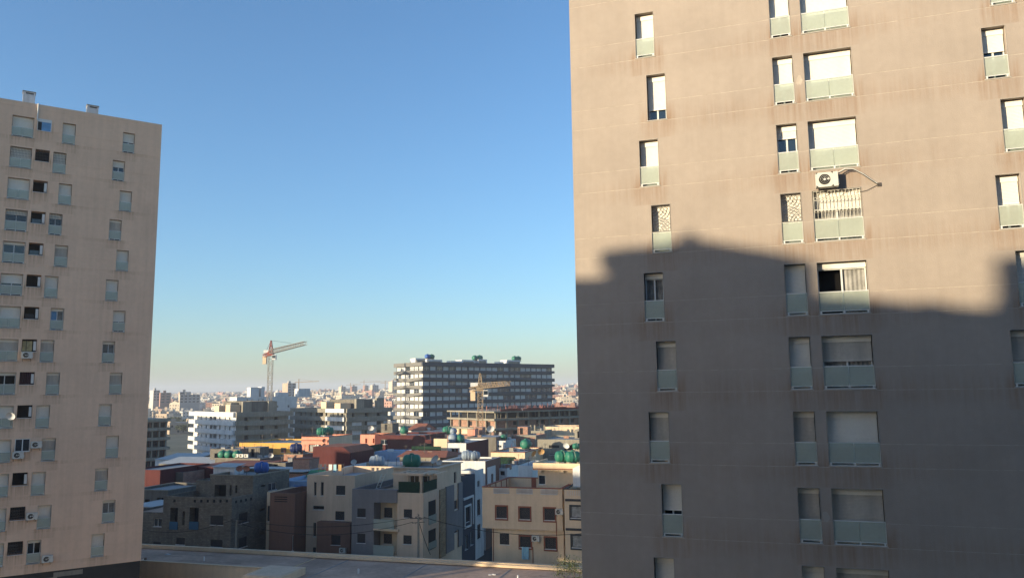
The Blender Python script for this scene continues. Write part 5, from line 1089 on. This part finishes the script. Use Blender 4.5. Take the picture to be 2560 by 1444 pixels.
slab('large_building', 'grey low part in front of the stepped block on the left skyline', 447, 450, 500, 986, 840, 'far_grey', 'far_cream', st=3, cat='building')
slab('tower_block', 'small pale tower on the hill left of the tall crane mast', 623, 630, 636, 979, 1300, 'far_grey', 'far_white', st=6)
far(437, 850, 'cream', 'gable', 4, 4, -.3, 'cream house with a pitched roof on the left skyline')
for i in range(6): far(762+i*28, 1250, 'cream', 'plain', 5, 5, -.1, f"{['leftmost','second','third','fourth','fifth','rightmost'][i]} of six equal cream five-storey blocks in a row under the skyline", 'far_building')
far(795, 1120, 'red-brown', 'plain', 3, 4, .5, 'red-brown three-storey building below the row of six cream blocks')
def fcrane(px, py, Y, l, r_, lb):
    p = at(px, py, Y); z = th(p.x, Y); r = empty('tower_crane', (p.x, Y, z)); tag(r, lb, 'crane', 'thin cranes on the far skyline'); hh = p.z-z
    q = MB('crane_yellow'); q.bar((0, 0, 0), (0, 0, hh+4), .8, 0, 4); q.build('mast', r); q = MB('crane_yellow'); q.bar((-l, 0, hh), (r_, 0, hh+1), .55, 0, 4); q.bar((0, 0, hh+4), (r_*.7, 0, hh+1), .2); q.build('jib', r)
fcrane(747, 955, 1000, 5, 26, 'thin crane right beside the tall grey slab'); fcrane(910, 955, 1500, 8, 50, 'thin crane over the twin blocks'); fcrane(876, 962, 1450, 8, 20, 'thin crane over the scaffolded block'); fcrane(963, 957, 1350, 8, 14, 'thin crane just left of the pale yellow tower')
# trees: scrub in the pale field and the leafy top at the right tower's foot
def tree(name, label, loc, hgt, rad, nl, ls, group=None, seed=1):
    rr = random.Random(seed); r = empty(name, loc); tag(r, label, 'tree', group); q = MB('bark'); q.bar((0, 0, -.3), (0, 0, hgt*.55), .14*hgt/6, 0, 7, .08*hgt/6); tips = []
    for k in range(14):
        a = rr.uniform(0, 6.28); z0 = hgt*rr.uniform(.35, .6); e = Vector((cos(a)*rad*rr.uniform(.4, .95), sin(a)*rad*rr.uniform(.4, .95), hgt*rr.uniform(.55, 1.0))); q.bar((0, 0, z0), e, .05, 0, 4, .015); tips.append(e)
        for j in range(3): f = e+Vector((rr.uniform(-1, 1), rr.uniform(-1, 1), rr.uniform(-.2, .9)))*rad*.35; q.bar(e, f, .018, 0, 3, .006); tips.append(f)
    q.build('trunk', r); q = MB('leaf')
    for k in range(nl):
        c = rr.choice(tips)+Vector((rr.gauss(0, 1), rr.gauss(0, 1), rr.gauss(0, .8)))*rad*.14; d1 = Vector((rr.uniform(-1, 1), rr.uniform(-1, 1), rr.uniform(-1, 1))).normalized()*ls; d2 = Vector((rr.uniform(-1, 1), rr.uniform(-1, 1), rr.uniform(-1, 1))).normalized()*ls*.4; q.quad([c-d1, c+d2, c+d1, c-d2])
    q.build('crown', r); return r
pt = at(1428, 1402, 62); tree('tree', 'sparse leafy tree top at the foot of the right tower', (pt.x, pt.y, 0), pt.z+.0, 1.7, 2000, .085, seed=4)
for i, (px, Y, hh) in enumerate(((436, 500, 6), (452, 520, 5), (470, 510, 7), (462, 560, 5), (444, 600, 6), (484, 610, 5), (520, 640, 6), (456, 470, 5), (428, 560, 7))):
    v = ray(px, 1000); x = v.x/v.y*Y; tree('bush_tree', f"dark round bush in the pale field, {['left edge, nearer','left of middle, nearer','middle, nearer','middle, further','left, far side','right, far side','far right by the white block','centre front','left edge, further'][i]}", (x, Y, th(x, Y)), hh, hh*.6, 420, .7, 'bushes in the pale field', i)
# ------------------------------------------------------------------ unseen neighbours outside the frame, and blocks added to shade what is in it
def shade_block(name, label, cx, cy, yaw, w, d, hgt, mt='stucco_right', poly=None, z0=0):  # body of the unseen blocks added for their shade
    r = empty(name, (cx, cy, 0), yaw); tag(r, label, 'apartment tower'); q = MB(mt, 'interior'); nz = int(hgt/3)
    for s in 'FRBL':
        o, u, n, wd = faceframe(s, (-w/2, w/2, 0, d)); k = max(1, int(wd/5)); relief(q, o, u, n, wd, 0, hgt, [(wd*(j+.3)/k, wd*(j+.3)/k+1.3, i*3+1, i*3+2.6, .3, 1) for i in range(nz) for j in range(k)], 0)
    q.quad([(-w/2, 0, hgt), (w/2, 0, hgt), (w/2, d, hgt), (-w/2, d, hgt)]); q.build('wall', r); return r
sh = [(1440, 730), (1500, 728), (1535, 715), (1545, 697), (1500, 674), (1503, 661), (1570, 653), (1640, 648), (1695, 637), (1710, 618), (1735, 615), (1750, 633), (1850, 650), (1960, 668), (2045, 692), (2052, 775), (2170, 782), (2290, 797), (2330, 789), (2380, 802), (2480, 810), (2494, 775), (2490, 685), (2520, 680), (2560, 678)]
nR = Vector((sin(RA), -cos(RA))); uR = Vector((cos(RA), sin(RA))); Sh = Vector((SAZ.x, SAZ.y)); Pp = Vector((-Sh.y, Sh.x))   # Pp runs across the sun's direction
DC = 84.0; org = Vector((RX, RY))+Sh*DC; prof = []
for px, py in sh:
    v = ray(px, py); M2 = Matrix(((v.x, -uR.x), (v.y, -uR.y))).inverted(); t, s_ = M2@Vector((RX, RY)); p = Vector((v.x*t, v.y*t)); z = CZ+v.z*t
    tt = (org-p).dot(Sh); qv = p+Sh*tt-org; prof.append((qv.dot(Pp), z+tt*math.tan(SEL)))
dr = 1 if prof[-1][0] > prof[0][0] else -1; prof.append((prof[-1][0]+5*dr, prof[-1][1])); prof.insert(0, (prof[0][0]-5*dr, prof[0][1]))
if prof[0][0] > prof[-1][0]: prof = prof[::-1]
ang = math.atan2(Pp.y, Pp.x)
r = empty('apartment_tower', (org.x, org.y, 0), ang); tag(r, 'tower outside the left edge whose roof houses throw the stepped shadow', 'apartment tower')
zb = min(p[1] for p in prof)-1.5; a0 = prof[0][0]; a1 = prof[-1][0]
q = MB('stucco_right'); q.box(a0, a1, 0, 14, 0, zb); q.build('wall', r)
q = MB('stucco_right'); prism(q, [(a0, zb+.01)]+[(a, max(zb+.02, b)) for a, b in prof]+[(a1, zb+.01)], 0, 5); q.build('roof_house', r)
own = empty('apartment_tower', (3, -1.6, 0), -.2); tag(own, 'tower behind the viewpoint facing the right tower', 'apartment tower'); q = MB('stucco_right'); q.box(-23, 40, -14, 0, 0, CZ+20); q.build('wall', own)
def pq(x, y): return x*Pp.x+y*Pp.y, x*Sh.x+y*Sh.y
def blocker(a, b, q0, top, label, dep=10, z0=None):
    """unseen mid-rise added for its shade across the sun's path between the sight lines through points a and b, q0 metres sunward of a"""
    p0, qa = pq(*a); p1, _ = pq(*b); p0, p1 = min(p0, p1), max(p0, p1); c = Sh*(qa+q0)+Pp*((p0+p1)/2)
    if z0 is None: shade_block('apartment_block', label, c.x, c.y, ang, p1-p0, dep, top, 'far_tan'); return
    r = empty('raised_blocker', (c.x, c.y, 0), ang); tag(r, label, 'apartment block'); w = (p1-p0)/2  # added on columns to shade the houses yet pass light to the low roof
    q = MB('far_tan'); q.box(-w, w, 0, dep, z0, top); q.build('wall', r)
    for k in (-w+1, w-1): q = MB('concrete'); q.box(k-.3, k+.3, 4, 4.6, 0, z0); q.build('column', r)
TN = math.tan(SEL)
blocker((-2.8, 82), (-35.0, 75.9), 97, 14+100*TN, 'unseen mid-rise block added outside the left edge to shade the front houses')
blocker((-2.75, 82), (8.5, 76), 97, 26, 'unseen block on columns added to shade the beige house and pass light below', z0=6.1+97*TN)
blocker((-59.5, 76), (-60, 100), 40, 22, 'unseen mid-rise block added just beyond the left tower to shade the town')
blocker((-33, 139), (-38, 103), 80, 12+80*TN, 'unseen long mid-rise block added beyond the left tower to shade the town')
blocker((-69, 192), (-60, 240), 60, 12+60*TN, 'unseen mid-rise block added behind the left tower to shade the yellow building')
blocker((-114.5, 284), (-90, 251), 60, 14.2+62*TN, 'unseen mid-rise block added behind the left tower to shade the white unfinished block')
blocker((-90, 253.5), (-57, 262), 60, 14.6+95*TN, 'unseen mid-rise block added behind the left tower to shade the concrete unfinished block')

# ------------------------------------------------------------------ air
hz_m = bpy.data.materials.new('haze'); hz_m.use_nodes = True; t = hz_m.node_tree; t.nodes.clear(); ou = t.nodes.new('ShaderNodeOutputMaterial'); pv = t.nodes.new('ShaderNodeVolumePrincipled')
pv.inputs['Density'].default_value = .00025; pv.inputs['Color'].default_value = (.80, .86, 1, 1); pv.inputs['Anisotropy'].default_value = .0; t.links.new(pv.outputs[0], ou.inputs['Volume'])
q = MB(hz_m); q.box(-4200, 4200, -700, 6400, -1, 100); tag(q.build('haze'), kind='stuff')
